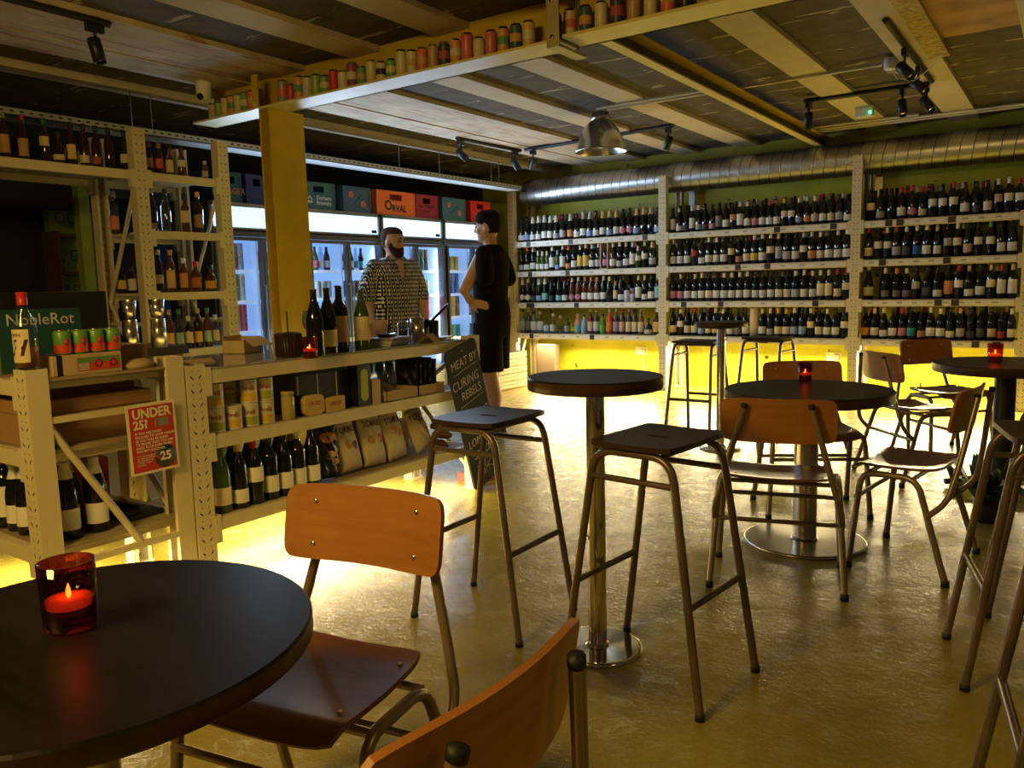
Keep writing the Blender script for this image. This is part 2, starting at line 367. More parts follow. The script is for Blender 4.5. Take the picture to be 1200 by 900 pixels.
def frame_mt(origin, right, up):
    r=Vector(right).normalized(); u=Vector(up); u=(u-r*u.dot(r)).normalized(); n=r.cross(u)
    return Matrix(((r.x,u.x,n.x,origin[0]),(r.y,u.y,n.y,origin[1]),(r.z,u.z,n.z,origin[2]),(0,0,0,1)))
def arc(c, r, a0, a1, n, ax='xz'):
    out=[]
    for i in range(n+1):
        a=a0+(a1-a0)*i/n; out.append((c[0]+r*cos(a), c[1]+r*sin(a)))
    return out
def rrect(w, h, r, n=4):
    P=[]
    for cx,cy,a in ((w/2-r,h/2-r,0),(-w/2+r,h/2-r,pi/2),(-w/2+r,-h/2+r,pi),(w/2-r,-h/2+r,3*pi/2)):
        for i in range(n+1): P.append((cx+r*cos(a+pi/2*i/n), cy+r*sin(a+pi/2*i/n)))
    return P
def fillet(P, rad_, n=5):
    "round the inner corners of a polyline"
    P=[Vector(p) for p in P]; out=[P[0]]
    for i in range(1,len(P)-1):
        a=(P[i-1]-P[i]); b=(P[i+1]-P[i]); r=min(rad_, a.length*.48, b.length*.48)
        p0=P[i]+a.normalized()*r; p2=P[i]+b.normalized()*r
        for k in range(n+1):
            t=k/n; out.append(p0*(1-t)**2+P[i]*2*t*(1-t)+p2*t*t)
    out.append(P[-1]); return out

# ------------------------------------------------------------------ setting
YB = 8.74      # back wall
XL = -6.55     # left wall
ZC = 2.63
struct(MB().span(XL-.1,3.5,-2.5,YB+.1,-.08,0).obj('floor',FLOOR))
struct(MB().span(XL-.1,3.5,-2.5,YB+.1,ZC+.02,ZC+.12).obj('ceiling',BLOCK))
struct(MB().span(XL-.1,3.5,YB,YB+.1,0,ZC+.02).obj('wall_back',WALL))
struct(MB().span(XL-.1,XL,-2.5,YB,0,ZC+.02).obj('wall_left',DARKW))
k=1
for x0,x1,mm in ((-5.02,-4.72,STRIPS),(-4.44,-4.17,STRIPS),(-3.74,-3.50,STRIP),(-3.06,-2.82,STRIP),(-1.72,-1.48,STRIP),(-1.03,-0.79,STRIP),(-0.33,-0.09,STRIP),(.36,.60,STRIP),(1.05,1.3,STRIP)):
    struct(MB().span(x0,x1,-2.5,YB,ZC-.012,ZC+.03).obj('trim_%d'%k,mm)); k+=1
struct(MB().span(-4.72,-4.44,-2.5,YB,ZC-.004,ZC+.03).obj('trim_%d'%k,STRIPS)); k+=1
# rough lime margin and plastered-over panel between two ribs
struct(MB().span(-.79,-.33,3.9,5.72,ZC+.008,ZC+.03).obj('trim_%d'%k,PLASTER)); k+=1
struct(MB().span(-.86,-.74,4.0,6.1,ZC-.016,ZC+.028).obj('trim_%d'%k,LIMEPL)); k+=1
# dropped edge beams along the fridge wall
struct(MB().span(-5.55,-5.40,-2.5,YB,ZC-.03,ZC+.03).obj('trim_%d'%k,STRIP)); k+=1
# lime door post and dim alcove wall on the left
struct(MB().span(-6.10,-6.02,3.09,3.17,0,2.25).obj('trim_%d'%k,LIMEC)); k+=1
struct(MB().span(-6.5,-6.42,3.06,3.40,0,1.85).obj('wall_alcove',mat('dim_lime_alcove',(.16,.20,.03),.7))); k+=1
# yellow steel beam with a flange that carries the cans, in two lengths
b=MB(); b.span(-5.16,-2.135,3.50,3.70,2.385,2.398,1); b.span(-5.16,-2.135,3.685,3.70,2.385,ZC+.02)
b.obj('ceiling_beam',[YEL,CREAMB]); bm1=bpy.data.objects['ceiling_beam']; tag(bm1,'yellow painted steel ceiling beam carrying cans left of the bolted joint','beam')
b=MB(); b.span(-2.10,3.4,3.48,3.675,2.385,2.40,1); b.span(-2.10,3.4,3.66,3.675,2.385,ZC+.02)
o=b.obj('ceiling_beam',[YEL,CREAMB]); tag(o,'yellow painted steel ceiling beam carrying cans right of the bolted joint','beam')
# bolted joint bracket
t=thing('beam_bracket','grey steel bracket bolted over the joint of the yellow ceiling beam','bracket',(-2.13,3.47,2.385))
BRK=mat('dull_bracket_paint',(.42,.36,.20),.45,.2)
b=MB(); b.span(-.035,.035,-.03,-.018,-.03,.25); b.span(-.035,.035,-.03,.25,-.045,-.03); b.obj('bracket_plate',BRK,t,bevel=.003)
b=MB().tube([(0,-.02,.24),(-.16,-.32,.235),(-.5,-.95,.235)],.03,6).obj('bracket_strut',CREAMB,t)
for z in (.0,.17): MB().lathe([(0,0),(.012,0),(.012,.008),(0,.008)],8,(0,0,0),0,Matrix.Translation((0,-.03,z))@Matrix.Rotation(rad(90),4,'X')).obj('bolt',STEEL,t)
# steel joist running to the back wall
b=MB(); b.span(-2.17,-2.10,3.71,YB-.01,2.487,2.497,1); b.span(-2.165,-2.155,3.71,YB-.01,2.49,2.585,2); b.span(-2.21,-2.07,3.71,YB-.01,2.578,2.588)
tag(b.obj('ceiling_joist',[YEL,CREAMB,mat('shaded_joist_web',(.10,.085,.05),.6)]),'cream steel joist running under the ceiling to the back wall','joist')  # web colour darkened for the shade between the flanges
# yellow column
t=thing('steel_column','yellow painted steel column standing behind the counter, under the beam','column',(-4.40,3.66,0))
b=MB(); b.span(.035,.05,-.14,.14,0,2.384); b.span(-.06,-.045,-.14,.14,0,2.384); b.span(-.05,.04,-.01,.01,0,2.384)
b.obj('column_shaft',YEL,t)
MB().span(-.075,-.02,-.175,-.161,2.385,2.60).obj('cleat_plate',YEL,t)
for z in (2.42,2.54): MB().lathe([(0,0),(.012,0),(.010,.01),(0,.01)],8,(0,0,0),0,Matrix.Translation((-.05,-.175,z))@Matrix.Rotation(rad(90),4,'X')).obj('bolt',CREAMB,t)
# spiral duct
DZ,DY,DR=2.325,8.405,.156
prof=[]; x=0; L=8.0
n=int(L/.105)
b=MB()
ring=[]
for i in range(n+1):
    for dx,dr in ((0,0),(.002,0),(.004,.0025),(.008,.0025),(.010,0),(.012,0)): ring.append((i*.105+dx,DR+dr))
b.lathe([(DR-.01,-.001)]+[(r,x) for x,r in ring],40,mt=Matrix.Rotation(rad(90),4,'Y'))
t=thing('ventilation_duct','large silver spiral ventilation duct hanging along the back wall','duct',(-5.62,DY,DZ))
dm=b.obj('duct_pipe',DUCT,t); 
# tilt of the spiral seams
for v in dm.data.vertices: v.co.x += v.co.z*.18
for px,py in ((855,172),(732,187),(682,193)):
    p=at(px,py,'y',DY); MB().tube([(p.x+5.62,0,DR),(p.x+5.62,0,ZC-DZ)],.004,6).obj('hanger_rod',STEEL,t)
for xx in (-3.55,-1.62):
    b=MB(); b.span(-.035,.035,.17,.20,-.55,.0); o=b.obj('duct_bracket',STEEL,t,(xx+5.62,.05,0))
# cable tray above the fridges
t=thing('cable_tray','perforated metal cable tray hanging above the drinks fridges','cable tray',(0,0,0))
TRAY,_nt,_b=nodes('galvanised_tray'); _t=NT(_nt); _x,_y,_z=_t.xyz()
_k=_t.m('MULTIPLY',_t.m('LESS_THAN',_t.m('FRACT',_t.m('DIVIDE',_y,.058)),.42),_t.m('LESS_THAN',_t.m('ABSOLUTE',_t.m('SUBTRACT',_z,2.327)),.005))
_nt.links.new(_t.mix(_k,(.55,.58,.62),(.02,.02,.02)),_b.inputs['Base Color']); _b.inputs['Roughness'].default_value=.4; _b.inputs['Metallic'].default_value=.35
xa=-5.42
b=MB(); b.span(xa-.13,xa+.07,1.2,7.9,2.30,2.307); b.span(xa+.062,xa+.07,1.2,7.9,2.30,2.345); b.span(xa-.13,xa-.122,1.2,7.9,2.30,2.345); b.obj('tray_channel',TRAY,t)
for y in (3.2,3.35,4.6,4.72,5.9,6.5,7.4,7.55): MB().tube([(xa,y,2.305),(xa,y,ZC)],.004,6).obj('hanger_rod',STEEL,t)
for i,(xx,zz) in enumerate(((-5.48,2.33),)):
    tag(MB().tube([(xx+.02*sin(j*1.3),1.2+j*.5,zz+.01*cos(j*2.1)) for j in range(15)],.014,6).obj('cable_bundle',BLACK),'black cables lying in the tray above the fridges','cable')
# conduits
for i,(pts,lab) in enumerate((
  ([(-3.2,6.0,2.605),(-1.13,6.0,2.605)],'thin cream conduit running from the pendant lamp to the round junction box'),
  ([(-2.3,8.0,2.605),(-1.2,8.02,2.605)],'short cream conduit ending at the emergency light'),
  ([(-2.15,8.12,2.60),(2.5,8.12,2.60)],'front one of two long parallel cream conduits above the duct'),
  ([(-2.15,8.24,2.60),(2.5,8.24,2.60)],'rear one of two long parallel cream conduits above the duct'),
  ([(-3.25,5.9,2.605),(-2.3,5.9,2.605)],'cream conduit beside the pendant lamp ending at the joist'))):
    tag(MB().tube(pts,.011,6).obj('conduit',mat('cream_conduit%d'%i,(.72,.66,.52),.45)),lab,'conduit')
t=thing('junction_box','white round junction box on the ceiling with a looping cable','junction box',(-1.07,5.98,2.56))
MB().lathe([(0,0),(.04,0),(.045,.01),(.045,.07),(0,.07)],16).obj('box_body',WHITE,t)
MB().tube([(0,0,.01),(.03,.05,-.05),(.12,.12,-.07),(.22,.1,-.01),(.3,.02,.05)],.004,6).obj('box_cable',WHITE,t)
t=thing('emergency_light','small white emergency unit with a green indicator on the ceiling','light',tuple(at(1013,133,'z',2.56)))
MB().span(-.07,.07,-.03,.03,-.03,.06).obj('unit_body',WHITE,t,bevel=.006)
MB().ball((.05,-.035,0),.010).obj('indicator',mat('green_indicator',(0,1,.3),.5,emis=(0.05,1,.3),es=6),t)
# pendant lamp
def pendant():
    t=thing('pendant_lamp','aluminium bell-shaped pendant lamp under the ceiling near the duct','lamp',(-3.33,6.12,2.30))
    AL=mat('spun_aluminium',(.55,.52,.47),.26,1); 
    pr=[(.215,0),(.208,.012),(.198,.06),(.18,.12),(.15,.18),(.11,.23),(.075,.255),(.07,.27)]
    MB().lathe(pr+[(r-.004,z-.003) for r,z in reversed(pr)],40,cap=False).obj('lamp_shade',AL,t)
    MB().lathe([(0,.25),(.078,.25),(.082,.275),(.07,.32),(0,.33)],24).obj('lamp_cap',AL,t)
    MB().tube([(r*1.0,0,0) for r in (0,)]+[(0,0,0)],.001,4) if 0 else None
    MB().lathe([(0,.035),(.05,.038),(.11,.06),(.13,.11),(.06,.20),(0,.24)],24).obj('shade_reflection',mat('reflection_glow',(1,1,1),.4,emis=(.70,.84,1),es=.9),t)  # added glowing form stands for the bluish reflections inside the lamp shade
    MB().lathe([(.217,-.003),(.221,.002),(.217,.007),(.213,.002),(.217,-.003)],40,cap=False).obj('shade_rim',CHROME,t)
pendant()
# track lights
def spot(parent, loc, yaw, tilt=35, power=0):
    h=bpy.data.objects.new('spot_head',None); COL.objects.link(h)
    b=MB(); b.box((0,0,-.02),(.03,.09,.04)); b.tube([(0,0,-.03),(0,0,-.10)],.008,6)
    R=Matrix.Translation((0,0,-.12))@Matrix.Rotation(yaw,4,'Z')@Matrix.Rotation(rad(tilt),4,'Y')
    b.lathe([(0,.05),(.03,.05),(.033,.045),(.033,-.075),(.027,-.075),(.027,-.06),(0,-.06)],16,mt=R)
    bpy.data.objects.remove(h); o=b.obj('spot_head',BLACK,parent,loc)
    MB().lathe([(0,-.062),(.025,-.062),(.025,-.066),(0,-.066)],16,mt=R).obj('spot_lens',STEEL,o)
    if power:
        l=bpy.data.lights.new('spot_light','SPOT'); l.energy=power; l.color=WARM; l.spot_size=rad(75); l.spot_blend=.7; l.shadow_soft_size=.03
        lo=bpy.data.objects.new('spot_light',l); COL.objects.link(lo); lo.matrix_world=Matrix.Translation(Vector(loc)+parent.location)@R@Matrix.Translation((0,0,-.08))
def track(lab, a, b_, spots):
    a=Vector(a); d=Vector(b_)-a; t=thing('track_light',lab,'track light',tuple(a))
    MB().tube([(0,0,.02),tuple(d+Vector((0,0,.02)))],.021,4).obj('track_rail',BLACK,t)
    for f,yaw,tl,pw in spots: spot(t,tuple(d*f),yaw,tl,pw)
track('black track light rail at the top left corner with one spot',(-4.2,1.2,2.585),(-4.2,2.40,2.585),[(.93,rad(200),15,14)])
track('black track rail near the upper right running away, with two spots',(-.93,4.99,2.585),(-.93,6.75,2.585),[(.36,rad(150),45,10),(.66,rad(150),50,10)])
track('black track rail crossing below the ceiling before the duct, with three spots',(-1.85,6.80,2.585),(-.95,6.80,2.585),[(.04,rad(90),8,8),(.80,rad(110),25,0),(.98,rad(150),40,8)])
track('short black track rail left of the pendant lamp with one spot',(-4.9,6.15,2.585),(-4.85,7.16,2.585),[(.06,rad(200),45,0),(.9,rad(200),30,0)])
track('long black track rail passing behind the pendant lamp',(-4.79,7.155,2.585),(-3.05,6.98,2.585),[(.06,rad(-20),40,0),(.97,rad(0),20,0)])
# security camera at the left end of the beam
t=thing('security_camera','white dome security camera fixed at the left end of the yellow beam','camera',tuple(at(239,112,'y',3.42)))
MB().lathe([(0,-.03),(.02,-.03),(.045,-.01),(.05,.02),(.05,.06),(.055,.065),(.055,.09),(0,.09)],20).obj('camera_body',WHITE,t)
MB().ball((.01,-.036,-.012),(.026,.02,.024)).obj('camera_lens',BLACKG,t)
# ------------------------------------------------------------------ shelving racks
def upright_mesh(h, w=.085, d=.07):
    b=MB(); b.span(-w/2,w/2,-.002,.001,0,h)
    b.span(-w/2,-w/2+.003,.001,d,0,h); b.span(w/2-.003,w/2,.001,d,0,h)
    b.span(-w/2,-w/2+.02,d-.003,d,0,h); b.span(w/2-.02,w/2,d-.003,d,0,h); b.span(-w/2-.004,w/2+.004,-.004,d+.004,0,.012)
    return b.mesh('upright',RACKP)
_up={}
def upright(t, x, y, h, rz):
    if h not in _up: _up[h]=upright_mesh(h)
    o=bpy.data.objects.new('upright',_up[h]); COL.objects.link(o); o.parent=t; o.location=(x,y,0); o.rotation_euler=(0,0,rz); return o
def beam(t, p0, p1, ztop, h=.06, th=.035):
    "shelf beam between two plan points, at the given top height, with its hooked end plates"
    a=Vector((p0[0],p0[1],0)); b_=Vector((p1[0],p1[1],0)); d=(b_-a); L=d.length; R=Matrix.Translation(a)@Matrix.Rotation(math.atan2(d.y,d.x),4,'Z')
    b=MB(); b.span(0,L,-th/2,th/2,ztop-h,ztop)
    for x in (-.004,L-.028): b.span(x,x+.032,-th/2-.004,th/2+.004,ztop-h-.05,ztop+.012)
    o=b.obj('shelf_beam',RACK,t,bevel=.0025); 
    for v in o.data.vertices: v.co=R@v.co
    return o
def brace(t, p0, p1): return MB().tube([p0,p1],.016,4).obj('brace',RACK,t)
# wine rack against the back wall
WR=thing('wine_rack','long cream boltless shelving rack full of wine along the back wall','shelving rack',(0,0,0))
PX=(-5.69,-3.692,-1.72,-.337,1.6); YF=8.149; SZ=(1.718,1.359,.983,.611)
for x in PX: upright(WR,x,YF,2.33,0); upright(WR,x,YF+.50,2.33,pi)
for i in range(4):
    x0,x1=PX[i]+.043,PX[i+1]-.043
    for z in SZ:
        bo=beam(WR,(x0,YF+.02),(x1,YF+.02),z,.065); beam(WR,(x0,YF+.47),(x1,YF+.47),z,.065)
        if i<3:
            b=MB(); b.span(x0+.05,x1-.04,YF-.0035,YF-.0015,z-.055,z-.012); b.obj('price_strip',WPAPER,bo)
            for kk in range(random.choice((2,3,3,4))):
                xx=x0+.1+(x1-x0-.2)*random.random(); MB().span(xx,xx+.06,YF-.006,YF-.0036,z-.060,z-.004).obj('price_ticket',mat('ticket',(.035,.02,.02),.5) if 'ticket' not in MATS else MATS['ticket'],bo)
            for kk in range(9):
                xx=x0+.08+kk*(x1-x0-.16)/9; MB().span(xx,xx+.045,YF-.0042,YF-.0036,z-.040,z-.022).obj('price_ticket',cmat((.42,.40,.36)) ,bo)
        MB().span(x0,x1,YF+.04,YF+.45,z-.014,z).obj('shelf_board',RACKB,WR)
for x in PX:
    for z0,z1 in ((.1,.9),(.9,1.7)): brace(WR,(x,YF+.06,z0),(x,YF+.46,z1))
# ---- counter rack
CT=thing('counter_rack','cream boltless shelving unit used as the serving counter','counter',(0,0,0))
XC=-2.862
for y in (1.872,3.70): upright(CT,XC,y,.915,pi/2); upright(CT,XC-.56,y,.915,-pi/2)
CZ=(.888,.617,.272)
for z in CZ:
    for xx in (XC-.018,XC-.54): beam(CT,(xx,1.915),(xx,3.657),z,.056)
    if z<.8: MB().span(XC-.525,XC-.035,1.9,3.66,z-.014,z).obj('shelf_board',RACKB,CT)
for y in (1.872,3.70): brace(CT,(XC-.06,y,.1),(XC-.5,y,.55)); brace(CT,(XC-.5,y,.55),(XC-.06,y,.85))
MB().tube([(XC-.1,2.0,.2),(XC-.1,3.55,.2)],.008,8).obj('light_tube',LEDT,CT)
CTOPM=mat('glossy_counter_sheet',(.34,.34,.36),.06,spec=.9)
tag(MB().span(XC-.60,XC-.002,1.953,3.62,.889,.897).obj('worktop',CTOPM,bevel=.002),'glossy sheet laid over the serving counter','worktop')
# ---- end rack with its long side to the left
ER=thing('end_rack','low cream shelving unit left of the counter, its braced end facing the tables','shelving rack',(0,0,0))
XA=XC-.043
for x in (XA,-4.75): upright(ER,x,1.243,.956,0); upright(ER,x,1.821,.956,pi)
EZ=(.918,.668,.322)
for z in EZ:
    for y in (1.262,1.800): beam(ER,(-4.70,y),(XC-.085,y),z,.056)
    MB().span(-4.7,XC-.02,1.285,1.79,z-.014,z).obj('shelf_board',RACKB,ER)
for z in (.785,.262): MB().span(XC-.030,XC-.004,1.31,1.765,z-.022,z).obj('end_bar',RACK,ER)
MB().tube([(XC-.015,1.30,.765),(XC-.015,1.60,.262)],.014,4).obj('brace',RACK,ER)
for z in (.655,.315,.915): MB().span(XC-.075,XC-.045,1.30,1.78,z-.035,z).obj('end_bar',RACK,ER)
MB().tube([(-3.25,1.42,.27),(-4.3,1.42,.27)],.008,8).obj('light_tube',LEDT,ER)
MB().tube([(-2.98,1.50,.13),(-2.98,1.62,.13)],.009,8).obj('light_tube',LEDT,ER)
# ---- spirits rack
SR=thing('spirits_rack','tall cream shelving rack of spirits standing behind the counter','shelving rack',(0,0,0))
XS=-4.95
for y in (.95,2.957,3.575): upright(SR,XS,y,2.25,pi/2); upright(SR,XS-.56,y,2.25,-pi/2)
SZ2=(1.985,1.612,1.208,.82)
for i,z in enumerate(SZ2):
    for xx in (XS-.018,XS-.54): beam(SR,(xx,3.0),(xx,3.532),z,.052)
    MB().span(XS-.525,XS-.035,3.0,3.53,z-.014,z).obj('shelf_board',RACK,SR)
for z in (1.985,):
    for xx in (XS-.018,XS-.54): beam(SR,(xx,.99),(xx,2.914),z,.056)
    MB().span(XS-.525,XS-.035,1.0,2.91,z-.014,z).obj('shelf_board',RACKB,SR)
for y in (2.957,3.575):
    brace(SR,(XS-.07,y,1.93),(XS-.5,y,1.15)); brace(SR,(XS-.5,y,1.15),(XS-.07,y,.45)); brace(SR,(XS-.5,y,1.0),(XS-.07,y,1.0))

# ------------------------------------------------------------------ furniture
def sheet(nu, nv, fn, th, skip=()):
    "bent plywood panel: fn(u,v)->point, thickened along its own normal"
    top=[]; 
    P=lambda i,j: Vector(fn(i/nu*2-1,j/nv*2-1))
    G=[[P(i,j) for j in range(nv+1)] for i in range(nu+1)]
    N=[[None]*(nv+1) for _ in range(nu+1)]
    for i in range(nu+1):
        for j in range(nv+1):
            du=G[min(i+1,nu)][j]-G[max(i-1,0)][j]; dv=G[i][min(j+1,nv)]-G[i][max(j-1,0)]; N[i][j]=du.cross(dv).normalized()
    vs=[G[i][j] for i in range(nu+1) for j in range(nv+1)]+[G[i][j]-N[i][j]*th for i in range(nu+1) for j in range(nv+1)]
    id_=lambda i,j:i*(nv+1)+j; K=(nu+1)*(nv+1); cells=[(i,j) for i in range(nu) for j in range(nv) if (i,j) not in skip]; S=set(cells)
    b=MB(); fs=[(id_(i,j),id_(i+1,j),id_(i+1,j+1),id_(i,j+1)) for i,j in cells]; fb=[tuple(K+q for q in f[::-1]) for f in fs]
    wl=[]
    for i,j in cells:
        for (di,dj,a,c) in ((-1,0,(i,j+1),(i,j)),(1,0,(i+1,j),(i+1,j+1)),(0,-1,(i,j),(i+1,j)),(0,1,(i+1,j+1),(i,j+1))):
            if (i+di,j+dj) not in S: p,q=id_(*a),id_(*c); wl.append((q,p,p+K,q+K))
    b.add(vs,fs+fb,0,True); b.add(vs,wl,0,False); return b
def rnd(u,v,k):   # rounded-rectangle mapping of the unit square
    e=lambda a,b_: a*math.sqrt(max(0,1-k*(abs(b_)**7)))
    return e(u,v), e(v,u)
def build_chair():
    t=thing('dining_chair','','chair')
    def seat(u,v):
        a,b_=rnd(u,v,.10); y=-.018+ -b_*-.168 ; x=a*(.195-.010*max(0,b_)); z=.433+.010*a*a-.006*(1-b_*b_)
        if b_<-.70: z-=((-.70-b_)/.30)**1.6*.030; 
        if b_>.75: z+=(b_-.75)*.02
        return (x,y,z)
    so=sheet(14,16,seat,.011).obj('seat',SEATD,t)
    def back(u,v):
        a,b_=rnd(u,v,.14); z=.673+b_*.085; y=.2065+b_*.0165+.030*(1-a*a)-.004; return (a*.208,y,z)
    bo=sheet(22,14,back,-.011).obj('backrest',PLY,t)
    for sx in (-.135,.135):
        for z in (.625,.72):
            y=.2065+(z-.673)*.19+.030*(1-(sx/.208)**2)-.0145
            MB().lathe([(0,0),(.007,0),(.006,.003),(0,.004)],10,mt=Matrix.Translation((sx,y,z))@Matrix.Rotation(rad(90),4,'X')).obj('screw',SCREW,bo)
    for sx in (-.16,.16):
        for y in (-.11,.09): MB().lathe([(0,0),(.006,0),(.005,.003),(0,.003)],10,(sx,y,.4385)).obj('screw',SCREW,so)
    for s in (-1,1):
        f=fillet([(s*.247,-.161,.012),(s*.222,-.125,.405),(s*.222,.085,.405),(s*.247,.207,.012)],.055)
        MB().tube(f,.0125,10).obj('side_frame',TUBE,t)
        for y in (-.161,.207): MB().lathe([(0,0),(.0155,0),(.0155,.025),(0,.028)],12,(s*.247,y,0)).obj('leg_tip',RUBBER,t)
        g=fillet([(s*.236,.128,.262),(s*.230,.195,.325),(s*.195,.222,.45),(s*.118,.262,.735)],.07,7)
        MB().tube(g,.0115,10).obj('back_tube',TUBE,t)
        MB().lathe([(0,0),(.0125,0),(.0125,.014),(0,.016)],10,mt=Matrix.Translation(g[-1])@(g[-1]-g[-2]).to_track_quat('Z','X').to_matrix().to_4x4()@Matrix.Translation((0,0,-.006))).obj('tube_cap',RUBBER,t)
    for y,z,hw in ((-.10,.405,.222),(.075,.405,.222),(.128,.262,.236),(-.142,.30,.232)):
        MB().tube([(-hw,y,z),(hw,y,z)],.009,8).obj('cross_bar',TUBE,t)
    return t
CH=build_chair(); CH_used=[False]
def chair(x,y,r,label):
    t=CH if not CH_used[0] else copy_tree(CH); CH_used[0]=True
    t.location=(x,y,0); t.rotation_euler=(0,0,r); tag(t,label,'chair','plywood chairs around the bar tables'); return t
chair(-1.231,1.01,.178,'orange-backed plywood chair drawn up to the large round table in the foreground')
chair(-.745,.694,-pi/2,'plywood chair at the bottom edge of the photo, seen from behind')
chair(-.937,3.181,3.399,'plywood chair seen from behind, in front of the low steel-base table')
chair(-.527,3.653,-1.696,'plywood chair seen side on, right of the low steel-base table')
chair(-1.071,4.197,.52,'plywood chair on the far side of the low steel-base table')
chair(-.765,5.244,2.307,'plywood chair with a pale back, left of the black pedestal table')
chair(-.669,6.029,.84,'dark-backed plywood chair behind the black pedestal table')
chair(.10,5.85,-.35,'plywood chair at the right edge, behind the black pedestal table')
def build_stool():
    t=thing('bar_stool','','stool'); h=.742
    cells=[(i,j) for i in range(5,7) for j in range(5,9)]
    cells=[(i,j) for i in (4,5) for j in range(5,9)]
    def seat(u,v):
        a,b_=rnd(u,v,.10); return (a*.138,b_*.172,h+.004*(a*a)-.002*(1-b_*b_))
    # handle slot across the middle of the seat
    sk=[(i,j) for i in range(6,10) for j in (7,)]
    so=sheet(16,15,seat,.016,sk).obj('seat',STOOLW,t)
    for s in (-1,1):
        f=fillet([(-.233,s*.179,.010),(-.128,s*.150,h-.028),(.128,s*.150,h-.028),(.233,s*.179,.010)],.07,7)
        MB().tube(f,.0120,10).obj('leg_frame',TUBED,t)
        MB().tube([(-.142,s*.154,.635),(.142,s*.154,.635)],.0095,8).obj('upper_rung',TUBED,t)
        for x in (-.233,.233): MB().lathe([(0,0),(.014,0),(.014,.02),(0,.022)],10,(x,s*.179,0)).obj('leg_tip',RUBBER,t)
        MB().tube([(s*.190,-.167,.30),(s*.190,.167,.30)],.0115,4).obj('foot_rung',TUBED,t)
        MB().tube([(s*.09,-.15,h-.028),(s*.09,.15,h-.028)],.008,6).obj('seat_rail',TUBED,t)
    return t
ST=build_stool(); ST_used=[False]
def stool(x,y,r,label):
    t=ST if not ST_used[0] else copy_tree(ST); ST_used[0]=True
    t.location=(x,y,0); t.rotation_euler=(0,0,r); tag(t,label,'stool','tall stools with slotted seats'); return t
stool(-.997,2.175,-.103,'tall dark stool in the centre, right of the high steel table')
stool(-1.695,2.262,.004,'tall dark stool left of the high steel table, before the counter')
stool(-2.36,5.88,pi/2,'tall thin stool left of the far high table by the wine wall')
stool(-1.98,6.38,pi/2-.1,'tall thin stool right of the far high table by the wine wall')
stool(-.02,2.767,.245,'tall dark stool at the right edge beside the potted plant')
stool(.125,1.87,.17,'tall dark stool nearest the camera at the right edge')
stool(.02,3.35,.1,'tall dark stool at the right edge behind the plant-side stool')
def round_table(x,y,R,zt,th,cr,br,label,baseM,colM,kind='table'):
    t=thing('round_table',label,'table',(x,y,0))
    e=.004
    MB().lathe([(0,zt-th),(R-e,zt-th),(R,zt-th+e),(R,zt-e)],72,mi=1).lathe([(R,zt-e),(R-e,zt),(0,zt)],72,mi=0,cap=False,smooth=False).obj('table_top',[TABLE,TEDGE],t)
    MB().lathe([(cr,.018),(cr,zt-th-.008)],32,cap=False).obj('column',colM,t)
    MB().lathe([(0,zt-th-.01),(.12,zt-th-.01),(.12,zt-th),(0,zt-th)],24).obj('top_plate',BLACK,t)
    if br: MB().lathe([(0,0),(br,0),(br,.008),(br-.005,.012),(br-.009,.013),(br-.012,.0131),(cr+.010,.0135),(cr+.008,.0136),(cr+.007,.020),(cr,.022)],64,cap=False).obj('base_plate',baseM,t)
    else:
        for k in range(4):
            a=k*pi/2+.5; MB().tube([(0,0,.05),(.30*cos(a),.30*sin(a),.025)],[.030,.016],8).obj('foot',BLACK,t)
    return t
round_table(-1.166,.554,.323,.706,.034,.03,.24,'large dark round table filling the bottom left foreground',STEEL,STEEL)
round_table(-.962,3.68,.362,.706,.045,.052,.268,'low round table with a thick brushed steel column and disc base',STEEL,STEEL)
round_table(-1.235,2.215,.215,.909,.04,.030,.146,'high round bar table with a polished steel pole in the centre',CHROME,CHROME)
round_table(-2.04,5.50,.185,.909,.035,.03,.15,'far high round bar table before the wine wall',CHROME,CHROME)
round_table(-.29,5.22,.37,.706,.05,.055,0,'round table on a black pedestal at the right edge',BLACK,BLACK)
def candle(x,y,z,s,label,mA=AMBER,on=2.0):
    t=thing('candle_holder',label,'candle',(x,y,z))
    MB().lathe([(0,0),(.036*s,0),(.040*s,.006),(.043*s,.112*s),(.039*s,.112*s),(.035*s,.012),(0,.012)],36,cap=False).obj('glass_cup',mA,t)
    w=MB().lathe([(0,.038*s),(.034*s,.038*s),(.035*s,.050*s),(.020*s,.053*s),(0,.049*s)],24).obj('wax',WAX,t)
    MB().loft([((0,0,.050*s),.0012,.0012),((0,0,.056*s),.0045*s,.0045*s),((0,0,.064*s),.0035*s,.0035*s),((.001,0,.074*s),.0006,.0006)],8).obj('flame',FLAME,t)
    l=bpy.data.lights.new('candle_light','POINT'); l.energy=.05*s*on; l.color=(1,.35,.10); l.shadow_soft_size=.006
    o=bpy.data.objects.new('candle_light',l); COL.objects.link(o); o.location=(x,y,z+.1*s)
p=at(84,735,'z',.706); candle(p.x,p.y,.7065,.92,'large red glass candle holder on the foreground table')
candle(-1.045,3.95,.7065,.80,'red glass candle holder on the low steel-base table',on=.7)
p=at(1157,413,'z',.706); candle(-.345,5.2,.7065,.95,'glowing orange glass candle holder on the black pedestal table',AMBERT)
